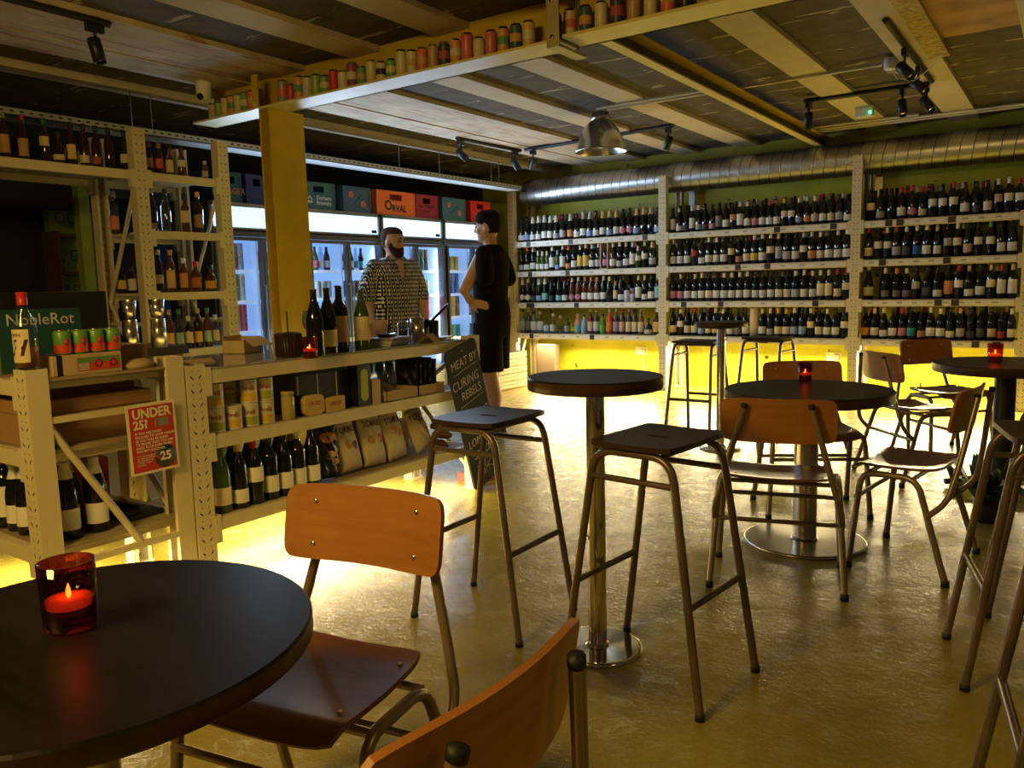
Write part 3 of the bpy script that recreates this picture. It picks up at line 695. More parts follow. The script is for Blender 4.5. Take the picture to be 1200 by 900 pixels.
# ------------------------------------------------------------------ bottles
PROF={
 'b':[(0,0),(.037,.0),(.0395,.006),(.0395,.155),(.037,.178),(.027,.212),(.017,.240),(.0145,.25),(.0138,.288),(.0155,.289),(.0155,.297),(0,.298)],
 'd':[(0,0),(.035,.0),(.0375,.006),(.0375,.188),(.034,.205),(.020,.224),(.0145,.236),(.0138,.290),(.0155,.291),(.0155,.299),(0,.300)],
 'c':[(0,0),(.038,.0),(.041,.008),(.041,.150),(.038,.175),(.028,.218),(.018,.255),(.0165,.27),(.019,.275),(.019,.283),(.0155,.286),(.0155,.305),(0,.307)],
 'r':[(0,0),(.038,.0),(.0405,.006),(.0405,.160),(.036,.185),(.022,.222),(.0145,.245),(.0138,.288),(.0155,.289),(.0155,.297),(0,.298)],
 'h':[(0,0),(.030,.0),(.032,.006),(.032,.150),(.028,.170),(.0145,.195),(.013,.235),(.015,.236),(.015,.243),(0,.244)],
 's':[(0,0),(.030,.0),(.033,.006),(.033,.140),(.028,.16),(.0145,.185),(.013,.215),(.016,.216),(.016,.235),(0,.236)],
 'g':[(0,0),(.050,.0),(.054,.006),(.055,.15),(.048,.19),(.033,.25),(.022,.31),(.020,.36),(.022,.362),(.022,.375),(0,.377)],
}
def rad_at(pr,z):
    for (r0,z0),(r1,z1) in zip(pr,pr[1:]):
        if z0<=z<=z1 and z1>z0: return r0+(r1-r0)*(z-z0)/(z1-z0)
    return .02
_bm={}
def bmesh_body(k):
    if ('b',k) not in _bm: _bm['b',k]=MB().lathe(PROF[k],16,cap=False).mesh('bottle_body',BOT)
    return _bm['b',k]
LZ={'l':(.025,.085),'m':(.035,.110),'t':(.045,.165),'h':(.100,.165),'o':(.030,.100),'n':(.04,.10)}
def label_mesh(k,pos,seg=10):
    kk=('l',k,pos)
    if kk not in _bm:
        z0,z1=LZ[pos]; b=MB(); vs=[]; H=PROF[k][-1][1]/.298; z0*=H; z1*=H
        rows=6
        for j in range(rows+1):
            z=z0+(z1-z0)*j/rows; half=rad(72)
            if pos=='o': half*=max(.12,math.sqrt(max(0,1-(2*j/rows-1)**2)))
            for i in range(seg+1):
                a=-pi/2-half+2*half*i/seg; r=rad_at(PROF[k],z)+.0007; vs.append((r*cos(a),r*sin(a),z))
        fs=[(j*(seg+1)+i,j*(seg+1)+i+1,(j+1)*(seg+1)+i+1,(j+1)*(seg+1)+i) for j in range(rows) for i in range(seg)]
        b.add(vs,fs,0,True); _bm[kk]=b.mesh('label',WPAPER)
    return _bm[kk]
def cap_mesh(k,big):
    kk=('c',k,big)
    if kk not in _bm:
        pr=PROF[k]; H=pr[-1][1]; z0=H-(.085 if big else .052)
        zs=[z0]+[z for r,z in pr if z0<z<H-.0005]+[H-.0002]
        _bm[kk]=MB().lathe([(rad_at(pr,z)+.0009,z) for z in zs]+[(0,H+.001)],12,cap=False).mesh('capsule',WPAPER)
    return _bm[kk]
LC={'w':(.80,.77,.70),'c':(.80,.67,.44),'p':(.62,.24,.33),'o':(.72,.28,.09),'y':(.78,.52,.08),'u':(.30,.42,.70),'g':(.44,.44,.44),'r':(.42,.05,.04),'t':(.25,.60,.50),
    'k':(.07,.07,.08),'e':(.64,.45,.33),'m':(.22,.18,.17),'b':(.02,.10,.45),'n':None,'T':(.02,.32,.45)}
CC={'k':None,'w':(.74,.71,.62),'g':(.66,.44,.16),'r':(.48,.02,.03),'s':(.45,.47,.50),'o':(.75,.20,.05),'y':(.72,.50,.05),'e':(.55,.38,.22),'n':(.03,.35,.12),'u':(.04,.14,.35)}
LN={'w':'white','c':'cream','p':'pink','o':'orange','y':'yellow','u':'pale blue','g':'grey','r':'red','t':'mint','k':'black','e':'beige','m':'patterned','b':'blue','n':'no','T':'teal'}
CN={'k':'dark','w':'white','g':'gold','r':'red','s':'silver','o':'orange','y':'yellow','e':'beige','n':'green','u':'blue'}
ORD=['first','second','third','fourth','fifth','sixth','seventh','eighth','ninth','tenth','eleventh','twelfth','thirteenth','fourteenth','fifteenth','sixteenth','seventeenth','eighteenth','nineteenth','twentieth','twenty-first','twenty-second','twenty-third','twenty-fourth','twenty-fifth','twenty-sixth']
def add_part(me,name,t,m):
    o=bpy.data.objects.new(name,me); COL.objects.link(o); o.parent=t; o.material_slots[0].link='OBJECT'; o.material_slots[0].material=m; return o
def bottle(k,lab,pos,cap,loc,rz,label,group,s=1,body=BOT,cat='bottle',name='wine_bottle'):
    t=thing(name,label,cat,loc,rz,group); t.scale=(s,s,s)
    add_part(bmesh_body(k),'bottle_body',t,body)
    if LC.get(lab): add_part(label_mesh(k,pos),'label',t,cmat(LC[lab],.6))
    if CC.get(cap): add_part(cap_mesh(k,k=='c'),'capsule',t,cmat(CC[cap],.35))
    return t
# crop origin, scale, then "x,shape,label,place,cap" for every front-row bottle, transcribed shelf by shelf
A=(600,6.667); B1=(776,10); B2=(886,10); C1=(1000,6)
ROWS={
 (0,0):[(A,'55cwlk 98culk 145cwlw 203cwlw 250cwmw 300cwmw 343cglw 398bgmk 460comw 508cwlk 560cwms 594culs 648cwlk 706cwmg 758culg 820cwmg 874cpok 932cpok 982culg 1020cnlg 1052cnle 1108culk')],
 (0,1):[(A,'57dglk 97bwlo 130bwmw 168hwmw 203hwmw 238hwmw 270bwtw 308huls 362dwtw 410bolo 462bwmk 510bytw 557dytw 610bwmw 657bgmw 775rwmw 830bglw 884bwmw 932dwtw 976hwhw 1034dwhw 1097cgmg')],
 (0,2):[(A,'62cwow 106bwow 150bklk 200culw 243ctmw 300bklk 362btlk 408bwlk 463rpow 517rpow 583rwme 640rwme 690rwme 737bwmw 778bnlw 830hcte 866bwlk 980dwtw 1022bwlw 1075bwmk 1125dttg')],
 (1,0):[(B1,'118dwtk 175bwlw 240bklk 288dwtw 345bglw 405bklk 465bplk 523bmtk 607bwmk 697bohk 775bwtw 868bwmw 965bpmk 1045bwmk 1140bwmr'),(B2,'138bwmr 232dchg 322dwhk 415buow 515boos 625bemw 735bwmk 835bcmk 940bgmk 1055bwlk')],
 (1,1):[(B1,'115bwmw 208bwmk 298bwmk 382drhk 500bwlk 570bwmw 660bcmw 742bwmk 838dchk 900bolk 945bcmk 1022bymw 1118bwmw'),(B2,'120bchw 210bgtw 315bgmk 413bwmk 515dchs 615boms 717bcmw 830bwmk 945bwmw 1055bwmw')],
 (1,2):[(B1,'108bpmk 190bpmw 270bwmk 357bwmw 437bwmw 517bcmk 610bwmk 690bwmw 770bwmw 862bwmw 957bwmw 1043bwmk 1133bwmk'),(B2,'138bwmk 235bwmk 337bcmk 445bgmw 543bwmw 647bwmw 745dctw 845dctw 938bcmr 1040dchr')],
 (1,3):[(B1,'108bcmk 200bwhw 290bcmk 375bcmr 430bulk 480bcmk 540bymw 608bwmw 690bwlk 790bmlk 895bwmk 1090bwmw 1170bglw'),(B2,'175bcmy 273bcmy 370bumw 460bumk 548dchw 647bcmk 752bwmw 858bwmk 965dchk')],
 (2,0):[(C1,'113bchk 180bglk 255bnlk 325bwmr 400bpor 470bclr 540dwhk 612dwhk 686dwhr 768bwmk 848bklk 936bwmk 1013dehw 1082dwhw 1153dwhr')],
 (2,1):[(C1,'107bcmr 170dwhk 225dwhw 298bgmr 365bkmw 443dbmw 512bwmw 585bwmy 657dghk 722dchw 792bemk 860dwhk 958dwhn 1030bwmk 1110bwmk')],
 (2,2):[(C1,'230bmlw 310bmlo 380bmlw 443dghk 525bkmk 600bwlk 676botk 748dwhr 822bwle 900bwmk 976dche 1048dwtr 1130dwty')],
 (2,3):[(C1,'90bomk 155bwmw 218bwlw 287bwmk 353bpmr 420bTmk 487bolk 553bwmw 620bwmw 675bwlk 762bgme 830bklk 893bkmk 970bemk 1035drlk 1125bcmw')],
}
SHN=['top shelf','second shelf','third shelf','bottom shelf']; BYN=['left bay','middle bay','right bay']
random.seed(3)
import re
OBST={}
for (bay,sh),rows in sorted(ROWS.items()):
    items=[]
    for (x0,sc),s in rows:
        for tok in s.split():
            mm=re.match(r'(\d+)(\w)(\w)(\w)(\w)',tok); items.append((x0+int(mm[1])/sc,*mm.groups()[1:]))
    items+=[(px,'X',hw,'','') for (bb_,ss_,px,hw) in ((0,1,708,.054),(0,2,735,.036),(0,2,744,.030),(1,3,875,.047),(2,2,1018,.050)) if (bb_,ss_)==(bay,sh)]
    items.sort(key=lambda q:q[0]); sc_=[random.uniform(.96,1.02) for _ in items]
    rr=[it[2]+.001 if it[1]=='X' else max(r for r,z in PROF[it[1]])*q+.0016 for it,q in zip(items,sc_)]
    xs=[at(it[0],300,'y',YF+.085).x for it in items]; lo_x,hi_x=PX[bay]+.052,PX[bay+1]-.052
    tot=2*sum(rr)
    if tot>hi_x-lo_x: f_=(hi_x-lo_x)/tot*.995; rr=[q*f_ for q in rr]; sc_=[q*f_ for q in sc_]
    for _ in range(2):
        p_=lo_x
        for j in range(len(xs)): xs[j]=max(xs[j],p_+rr[j]); p_=xs[j]+rr[j]
        p_=hi_x
        for j in range(len(xs)-1,-1,-1): xs[j]=min(xs[j],p_-rr[j]); p_=xs[j]-rr[j]
    nth=-1
    for j,(px,k,lab,pos,cap) in enumerate(items):
        x=xs[j]; s=sc_[j]
        if k=='X': OBST[bay,sh,px]=x; continue
        nth+=1; i=nth; yb=YF+.085+random.uniform(-.003,.010)
        body=BOT if k!='r' else WHIS
        if (bay,sh)==(0,1) and k=='h': body=BOTG
        bottle(k,lab,pos,cap,(x,yb,SZ[sh]+.0005),random.uniform(-.25,.25)+.35,
          '%s bottle, %s label, %s top, %s from left, %s, %s of wine wall'%('sparkling' if k=='c' else 'slim' if k=='d' else 'small' if k=='h' else 'sloping' if k=='b' else 'rosé',LN[lab].replace('pale ',''),CN[cap],ORD[i],SHN[sh].replace(' shelf',' row'),BYN[bay]),
          'wine bottles on the %s of the %s'%(SHN[sh],BYN[bay]),s,body)
# oversized bottle and gift packaging among the wine
bottle('g','w','m','w',(OBST[2,2,1018],YF+.12,SZ[2]+.0005),.3,'oversized magnum bottle with a white label at the left of the third shelf, right bay',None,.85)
t=thing('gift_box','tall pale wooden gift box holding one bottle on the second wine shelf','box',(OBST[0,1,708],YF+.09,SZ[1]+.0005))
b=MB(); b.span(-.05,-.042,-.05,.05,0,.335); b.span(.042,.05,-.05,.05,0,.335); b.span(-.05,.05,-.05,.05,.327,.335); b.span(-.05,.05,-.05,.05,0,.008); b.span(-.05,.05,.042,.05,0,.335); b.obj('box_shell',cmat((.62,.46,.33)),t)
bottle('d','p','m','k',(t.location.x,YF+.085,SZ[1]+.009),.3,'bottle with a pinkish label standing inside the pale gift box',None,.93)
tag(MB().lathe([(0,0),(.045,0),(.045,.29),(.04,.30),(0,.30)],20).obj('gift_tube',cmat((.66,.56,.38)),loc=(OBST[1,3,875],YF+.1,SZ[3]+.0005)),'cream cardboard gift tube among the wine on the bottom shelf','tube')
for i,(px,c,r,h) in enumerate(((735,(.60,.58,.62),.034,.13),(744,(.62,.62,.66),.028,.09),(740,(.58,.52,.56),.03,.15))):
    tag(MB().lathe([(0,0),(r-.004,0),(r,.006),(r,h-.008),(r-.006,h),(0,h)],18).obj('drink_can',cmat(c,.35),loc=(OBST.get((0,2,px),(OBST[0,2,735]+OBST[0,2,744])/2),YF+.085+.068*(i>1),SZ[2]+.0005)),('tall white drink can, left one of the group of three on the third wine shelf','short white drink can, middle of the three on the third wine shelf','pale drink can behind, right of the three on the third wine shelf')[i],'can','white cans on the third shelf')
# spirits on the bottom shelf of the left bay
SP=[(88,'tall',(.16,.19,.24),(.30,.34,.42),'slate grey'),(130,'tall',(.05,.05,.05),(.16,.15,.14),'charcoal'),(172,'clear',None,(.62,.68,.70),'clear square'),(222,'clear',None,(.55,.62,.66),'clear broad'),(270,'short',None,(.60,.66,.70),'clear short'),(320,'round',None,(.62,.64,.62),'clear round'),(378,'squat',None,(.05,.05,.05),'black-and-white striped'),(433,'short',(.05,.06,.04),(.30,.36,.30),'small dark green'),(515,'round',(.55,.30,.22),(.10,.50,.62),'pink with blue disc'),(565,'round',(.30,.50,.62),(.20,.42,.70),'light blue'),(615,'tall',(.14,.02,.02),(.55,.42,.36),'dark red'),(660,'tall',(.06,.05,.04),(.62,.58,.50),'dark with white wrap'),(710,'round',(.04,.30,.04),(.10,.45,.08),'bright green'),(765,'tall',(.55,.05,.02),(.65,.15,.05),'bright red'),(815,'tall',(.06,.02,.05),(.35,.30,.42),'dark purple'),(862,'tall',(.05,.02,.02),(.62,.40,.30),'dark with red neck'),(915,'tall',(.03,.02,.015),(.66,.56,.34),'black with low cream label'),(962,'tall',(.03,.02,.015),(.66,.56,.36),'cream-labelled'),(1008,'tall',(.16,.07,.02),(.66,.56,.40),'brown with a pointed cream label'),(1065,'flask',(.03,.02,.02),(.62,.54,.36),'wide low black'),(1128,'tall',(.10,.04,.01),(.66,.45,.20),'amber')]
SHP={'tall':[(0,0),(.034,0),(.037,.006),(.037,.17),(.03,.195),(.0145,.22),(.0135,.265),(.016,.266),(.016,.285),(0,.286)],
 'clear':[(0,0),(.040,0),(.042,.006),(.042,.165),(.032,.185),(.016,.20),(.015,.215),(.021,.217),(.021,.262),(0,.263)],
 'short':[(0,0),(.036,0),(.038,.005),(.038,.11),(.030,.13),(.013,.145),(.012,.17),(.016,.171),(.016,.188),(0,.189)],
 'round':[(0,0),(.034,0),(.037,.006),(.036,.12),(.026,.155),(.014,.175),(.013,.21),(.017,.211),(.017,.232),(0,.233)],
 'squat':[(0,0),(.042,0),(.046,.008),(.046,.09),(.036,.13),(.015,.16),(.013,.185),(.016,.187),(.016,.21),(0,.211)],
 'flask':[(0,0),(.050,0),(.052,.01),(.050,.07),(.04,.10),(.015,.125),(.013,.15),(.02,.152),(.02,.185),(0,.186)]}
for i,(cx,sh,body,lc,nm) in enumerate(SP):
    x=at(600+cx/6.667,380,'y',YF+.10).x; t=thing('spirit_bottle','%s spirit bottle, %s from left, bottom shelf, left wine bay'%(nm,ORD[i]),'bottle',(x,YF+.10,SZ[3]+.0005),.3,'spirit bottles on the bottom shelf')
    pr=SHP[sh]; sm=Matrix.Diagonal((1,.7,1,1)) if sh in ('flask','clear') else None
    MB().lathe(pr,16,cap=False,mt=sm).obj('bottle_body',CLEARB if body is None else cmat(body,.12),t)
    if body is None and 'striped' not in nm: MB().lathe([(0,.008),(pr[3][0]-.004,.008),(pr[3][0]-.004,pr[3][1]*.72),(0,pr[3][1]*.72)],14,mt=sm).obj('liquid',cmat((.30,.36,.36),.08),t)
    bb=MB(); z0,z1=pr[3][1]*.2,pr[3][1]*.85
    spans=[(z0,z1)] if 'striped' not in nm else [(.02,.036),(.05,.066),(.08,.092)]
    for (a0,a1) in spans:
        vs=[((rad_at(pr,z)+.0008)*cos(a),(rad_at(pr,z)+.0008)*sin(a)*(1 if sm is None else .7),z) for z in [a0+(a1-a0)*j/5 for j in range(6)] for a in [-pi/2-1.1+2.2*q/10 for q in range(11)]]
        bb.add(vs,[(j*11+q,j*11+q+1,j*11+q+12,j*11+q+11) for j in range(5) for q in range(10)],0,True)
    bb.obj('label',cmat(lc if 'striped' not in nm else (.02,.02,.02)),t)
    H=pr[-1][1]; MB().lathe([(pr[-2][0]+.001,H-.03),(pr[-2][0]+.001,H+.001),(0,H+.002)],10,cap=False).obj('cap',cmat(random.choice([(.5,.5,.5),(.03,.03,.03),(.5,.4,.2)]) if i!=15 else (.55,.03,.02),.35),t)
# everything that stands behind the front row: the deeper ranks of the wine wall
random.seed(11); b=MB()
for bay in range(3):
    for sh in range(4):
        if (bay,sh)==(0,3): continue
        for row in range(1,3):
            x=PX[bay]+.10+.03*row
            while x<PX[bay+1]-.12:
                if random.random()<.88 and not (bay==2 and sh==2 and x<PX[2]+.22) and not (bay==0 and sh==2 and row==1 and x>-4.30):
                    k=random.choice('bbbdc' if bay or sh else 'ccccb'); c=(x,YF+.085+row*.105,SZ[sh]+.0005); sc=random.uniform(.97,1.03)
                    b.lathe([(r,z*sc) for r,z in PROF[k]],8,c,0,cap=False)
                    if random.random()<.6: b.lathe([(rad_at(PROF[k],z)+.001,z*sc) for z in (.245,.262,.285)]+[(.016,.2985*sc),(0,.300*sc)],8,c,random.choice((1,1,2,3,4,5)),cap=False)
                x+=random.uniform(.086,.10)
o=b.obj('wine_bottle_stock',[BOT,cmat(CC['w'],.35),cmat(CC['s'],.35),cmat(CC['g'],.35),cmat(CC['r'],.35),cmat(CC['e'],.35)])
tag(o,'deeper rows of wine bottles crowded behind the front row on the wine wall','bottles'); o['kind']='stuff'
# bottles of the spirits rack
def spirit(px,xp,z,sh,body,lc,lz,capc,label,group,s=1.25,square=False):
    y=at(px,200,'x',xp).y if False else None
    # find y on the plane x = xp at shelf height
    best=None
    P0=at(px,100,'x',xp); P1=at(px,500,'x',xp); tt=(z-P0.z)/(P1.z-P0.z); y=P0.y+(P1.y-P0.y)*tt
    t=thing('spirit_bottle',label,'bottle',(xp,y,z),.9,group); pr=[(r*s*.86,zz*s) for r,zz in SHP[sh]]
    sm=Matrix.Diagonal((1,.72,1,1)) if sh in ('flask',) else None
    MB().lathe(pr,4 if square else 18,cap=False,smooth=not square,mt=Matrix.Rotation(rad(45),4,'Z') if square else sm).obj('bottle_body',body,t)
    if lc:
        z0,z1=lz; r=pr[3][0]+.0012; bb=MB()
        if square: bb.span(-r*.68,r*.68,-r*.725,-r*.712,z0*s,z1*s)
        else:
            ky=.72 if sm else 1; vs=[(r*cos(a),r*sin(a)*ky,zz) for zz in (z0*s,z1*s) for a in [-pi/2-1.0+2.0*q/10 for q in range(11)]]
            bb.add(vs,[(q,q+1,q+12,q+11) for q in range(10)],0,True)
        bb.obj('label',cmat(lc,.6),t)
    if capc: H=pr[-1][1]; MB().lathe([(pr[-2][0]+.0015,H-.035*s),(pr[-2][0]+.0015,H+.001),(0,H+.002)],12,cap=False).obj('cap',cmat(capc,.35),t)
    return t
G1='spirits on the top shelf of the spirits rack'; Z1,Z2,Z3,Z4=[z+.0005 for z in SZ2]; xr=-5.06
for px,sh,lc,lz,cp,nm in ((8,'tall',(.42,.24,.08),(.04,.15),(.2,.2,.2),'wide brown bottle with amber label at the far left edge'),(30,'tall',(.45,.25,.10),(.03,.14),(.30,.04,.03),'brown bottle with a tan and cream label'),
   (55,'tall',(.55,.42,.16),(.11,.17),(.02,.16,.05),'dark bottle with a cream label and green top'),(71,'squat',(.66,.55,.30),(.03,.065),(.05,.03,.02),'round brown bottle with a low cream label'),(86,'tall',(.72,.48,.14),(.045,.14),(.02,.02,.02),'dark bottle with a yellow label'),
   (101,'tall',(.68,.60,.44),(.03,.08),(.03,.03,.03),'dark bottle with a low white label'),(115,'tall',(.34,.09,.03),(.03,.08),(.03,.03,.03),'dark bottle with a low rust label'),(130,'tall',None,None,(.03,.03,.03),'plain dark bottle with sloping shoulders'),(148,'tall',(.60,.52,.42),(.06,.12),(.03,.03,.03),'dark bottle with a white figure, beside the upright')):
    spirit(px,xr,Z1,sh,WHISD,lc,lz,cp,nm+', top of the spirits rack',G1,.92)
for px,sh,lc,lz,cp,nm in ((176,'round',(.66,.28,.08),(.05,.12),(.20,.05,.03),'dark bottle with an orange label'),(188,'round',(.62,.09,.05),(.05,.12),(.30,.15,.10),'dark bottle with a red label'),(200,'round',(.70,.52,.22),(.03,.12),(.03,.03,.03),'amber bottle with a cream label'),(214,'round',(.68,.62,.46),(.08,.13),(.03,.03,.03),'amber bottle with a high white label')):
    spirit(px,xr,Z1,sh,WHIS if px>195 else WHISD,lc,lz,cp,nm+', top shelf right of the rack upright',G1,.9)
spirit(241,xr,Z1,'short',WHIS,(.45,.42,.34),(.03,.09),(.55,.55,.55),'small round bottle with a silver top on the top spirits shelf',G1,.7)
G2='spirits on the second shelf of the spirits rack'
for px,sh,bd,lc,lz,cp,nm,sq in ((136,'tall',CLEAR,(.70,.22,.14),(.03,.12),(.4,.4,.4),'clear bottle with a pink label behind the brace',0),(162,'tall',WHISD,(.66,.62,.52),(.05,.11),(.03,.03,.03),'dark bottle with a white label behind the upright',0),
   (180,'tall',WHISD,(.66,.42,.14),(.02,.055),(.45,.40,.36),'dark bottle with an orange label',0),(196,'tall',CLEAR,None,None,(.03,.03,.03),'tall clear faceted bottle',0),(219,'clear',WHIS,(.64,.44,.20),(.07,.15),(.03,.03,.03),'square amber bottle with a tan label',1),(234,'tall',WHISD,(.30,.20,.08),(.04,.13),(.80,.34,.04),'dark slim bottle with an orange stopper',0)):
    spirit(px,-5.40 if px<165 else xr,Z2,sh,bd,lc,lz,cp,nm+', second spirits shelf',G2,1.0,bool(sq))
G3='spirits on the third shelf of the spirits rack'
for px,sh,bd,lc,lz,cp,nm in ((144,'short',WHISD,(.72,.46,.10),(.03,.09),(.03,.03,.03),'short dark bottle with a round yellow label'),(156,'short',WHISD,(.70,.66,.55),(.02,.10),(.03,.03,.03),'short bottle with a white label'),
   (188,'tall',WHISD,(.50,.46,.40),(.06,.12),(.6,.55,.45),'dark bottle with white lettering'),(202,'tall',WHIS,(.66,.42,.16),(.03,.15),(.5,.3,.1),'tall amber bottle with a tan label'),(217,'round',WHIS,(.62,.26,.10),(.03,.13),(.7,.7,.72),'amber bottle with a rust label'),
   (231,'squat',WHIS,(.40,.12,.05),(.03,.10),(.60,.02,.03),'round amber bottle with red wax top'),(248,'flask',WHIS,(.76,.34,.06),(.02,.075),(.03,.03,.03),'flat round flask with an orange label')):
    spirit(px,-5.40 if px<165 else xr,Z3,sh,bd,lc,lz,cp,nm+', third spirits shelf',G3,1.0)
tag(MB().lathe([(0,0),(.036,0),(.038,.005),(.038,.125),(.034,.132),(0,.132)],20).obj('drink_can',cmat((.60,.06,.04),.35),loc=(-5.40,at(167,330,'x',-5.40).y,Z3)),'red drink can beside the upright on the third spirits shelf','can')
G4='bottles on the lowest spirits shelf'
for i,px in enumerate((190,201,212,223,234,245,254)):
    spirit(px,-5.02,Z4,'tall' if i%3 else 'round',[WHISD,WHIS,CLEAR,BOT][i%4],[(.6,.5,.3),(.7,.4,.06),(.3,.5,.45)][i%3],(.04,.12),[(.6,.6,.6),(.5,.4,.2),(.05,.2,.1)][i%3],'bottle on the lowest spirits shelf, %s from the left behind the counter'%ORD[i],G4,.95)
# ------------------------------------------------------------------ fridges
XF=-5.72; random.seed(5)
FY=((3.97,4.93),(4.95,5.905),(5.925,6.88),(6.90,7.86))
FN=('leftmost glass-door drinks fridge, half hidden by the yellow column','glass-door drinks fridge right of the yellow column','glass-door drinks fridge behind the two men','rightmost glass-door drinks fridge in the corner')
beerc=[(.60,.62,.66),(.62,.10,.14),(.10,.20,.50),(.62,.42,.10),(.55,.58,.60),(.10,.35,.25),(.65,.30,.40),(.30,.12,.08),(.62,.60,.52),(.08,.30,.42)]
BEERN=['silver','crimson','blue','gold','grey','green','pink','brown','white','teal']
_it={}
def item_mesh(kind):
    if kind not in _it:
        if kind=='can': b=MB().lathe([(0,0),(.027,0),(.033,.008),(.033,.107),(.028,.116),(0,.116)],12,cap=False)
        elif kind=='tall_can': b=MB().lathe([(0,0),(.027,0),(.033,.008),(.033,.155),(.028,.166),(0,.166)],12,cap=False)
        else: b=MB().lathe([(0,0),(.030,0),(.031,.004),(.031,.12),(.026,.145),(.0135,.185),(.013,.225),(0,.227)],12,cap=False)
        _it[kind]=b.mesh(kind,WPAPER)
    return _it[kind]
sleeve=MB().lathe([(.0318,.03),(.0318,.095)],12,cap=False).mesh('label',WPAPER)
for fi,(y0,y1) in enumerate(FY):
    t=thing('drinks_fridge',FN[fi],'fridge',(XF,(y0+y1)/2,0)); h=(y1-y0)/2; D=-.64
    b=MB(); b.span(D,0,-h,-h+.03,0,1.935); b.span(D,0,h-.03,h,0,1.935); b.span(D,0,-h+.03,h-.03,1.70,1.725); b.span(D,0,-h+.03,h-.03,1.91,1.935)
    b.span(D,0,-h+.03,h-.03,0,.30); b.span(-.02,0,-h+.03,h-.03,1.66,1.725); b.obj('cabinet',FRMET,t,bevel=.003)
    b=MB(); b.span(D+.0,D+.015,-h+.03,h-.03,.30,1.70); b.span(D+.015,-.06,-h+.031,-h+.036,.30,1.70); b.span(D+.015,-.06,h-.036,h-.031,.30,1.70); b.span(D+.015,-.06,-.008,.008,.30,1.70); b.span(D+.015,-.03,-h+.031,h-.031,1.69,1.699)
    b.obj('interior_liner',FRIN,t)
    MB().span(-.03,-.004,-h+.028,h-.028,1.733,1.902).obj('lightbox',LBOX,t)
    b=MB(); b.span(-.006,.006,-h+.004,h-.004,1.902,1.935); b.span(-.006,.006,-h+.004,h-.004,1.715,1.733); b.span(-.006,.006,-h+.004,-h+.028,1.70,1.93); b.span(-.006,.006,h-.028,h-.004,1.70,1.93); b.obj('lightbox_frame',FRSIL,t)
    MB().span(-.0035,-.002,h-.115,h-.045,1.745,1.775).obj('display',NAVY,t)
    b=MB()
    for k in range(9): b.span(.001,.007,-h+.05,h-.05,.07+k*.024,.082+k*.024)
    b.obj('vent_grille',FRSIL,t)
    for s in (-1,1):
        d0,d1=(-h+.012,-.006) if s<0 else (.006,h-.012); d=MB(); fw=.028
        d.span(.0,.035,d0,d1,1.625,1.655); d.span(.0,.035,d0,d1,.32,.36); d.span(.0,.035,d0,d0+fw,.36,1.625); d.span(.0,.035,d1-fw,d1,.36,1.625)
        do=d.obj('door',FRMET,t,bevel=.002)
        MB().span(.014,.018,d0+fw,d1-fw,.36,1.625).obj('pane',PANE,do)
        hy=d1-fw/2 if s<0 else d0+fw/2
        MB().tube(fillet([(.035,hy,.75),(.07,hy,.75),(.07,hy,1.25),(.035,hy,1.25)],.02),.008,8).obj('handle',FRSIL,do)
        # one lamp tube down the hinge side of each door, inside
        area('fridge_inner_light',(XF-.045,(y0+y1)/2+(d0+.045 if s<0 else d1-.045),1.0),(0,rad(90),0),1.2,.02,3.0,(.62,.80,1.0))
    for zi,z in enumerate((.60,.86,1.12,1.38)):
        sh=MB()
        for k in range(12): xx=D+.06+k*.045; sh.span(xx,xx+.005,-h+.04,h-.04,z-.004,z)
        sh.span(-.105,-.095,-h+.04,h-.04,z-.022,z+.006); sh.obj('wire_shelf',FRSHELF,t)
        for s in (-1,1):
            lo,hi=(-h+.075,-.05) if s<0 else (.05,h-.075)
            kind=random.choice(['bottle','can','tall_can','can'])
            yy=lo; run=None; left=0; nn=0; side='left' if s<0 else 'right'
            while yy<hi+.001:
                if left<=0: run=random.choice(beerc); left=random.choice((1,2,2,3))
                left-=1
                for ly in ((0,1) if kind=='can' else (0,)):
                 m_=cmat(run,.4) if kind!='bottle' else random.choice([BOT,BOTB,BOTG,CLEARB])
                 o=bpy.data.objects.new('beer_bottle' if kind=='bottle' else 'drink_can',item_mesh(kind)); COL.objects.link(o)
                 o.location=(XF-.147,(y0+y1)/2+yy,z+.0005+ly*.1165); o.material_slots[0].link='OBJECT'; o.material_slots[0].material=m_
                 g='%s on the %s rack behind the %s door of the %s fridge'%('bottles' if kind=='bottle' else 'cans',('lowest','third','second','top')[zi],side,('leftmost','second','third','rightmost')[fi])
                 tag(o,'%s %s, %s from left, %s rack, %s door, %s fridge'%(BEERN[beerc.index(run)],'beer bottle' if kind=='bottle' else ('lower can','upper can')[ly] if kind=='can' else 'tall can',ORD[nn],('lowest','third','second','top')[zi],side,('leftmost','second','third','rightmost')[fi]),'bottle' if kind=='bottle' else 'can',g)
                 if kind=='bottle':
                     lo_=bpy.data.objects.new('label',sleeve); COL.objects.link(lo_); lo_.parent=o; lo_.material_slots[0].link='OBJECT'; lo_.material_slots[0].material=cmat(run,.5)
                yy+=.073; nn+=1
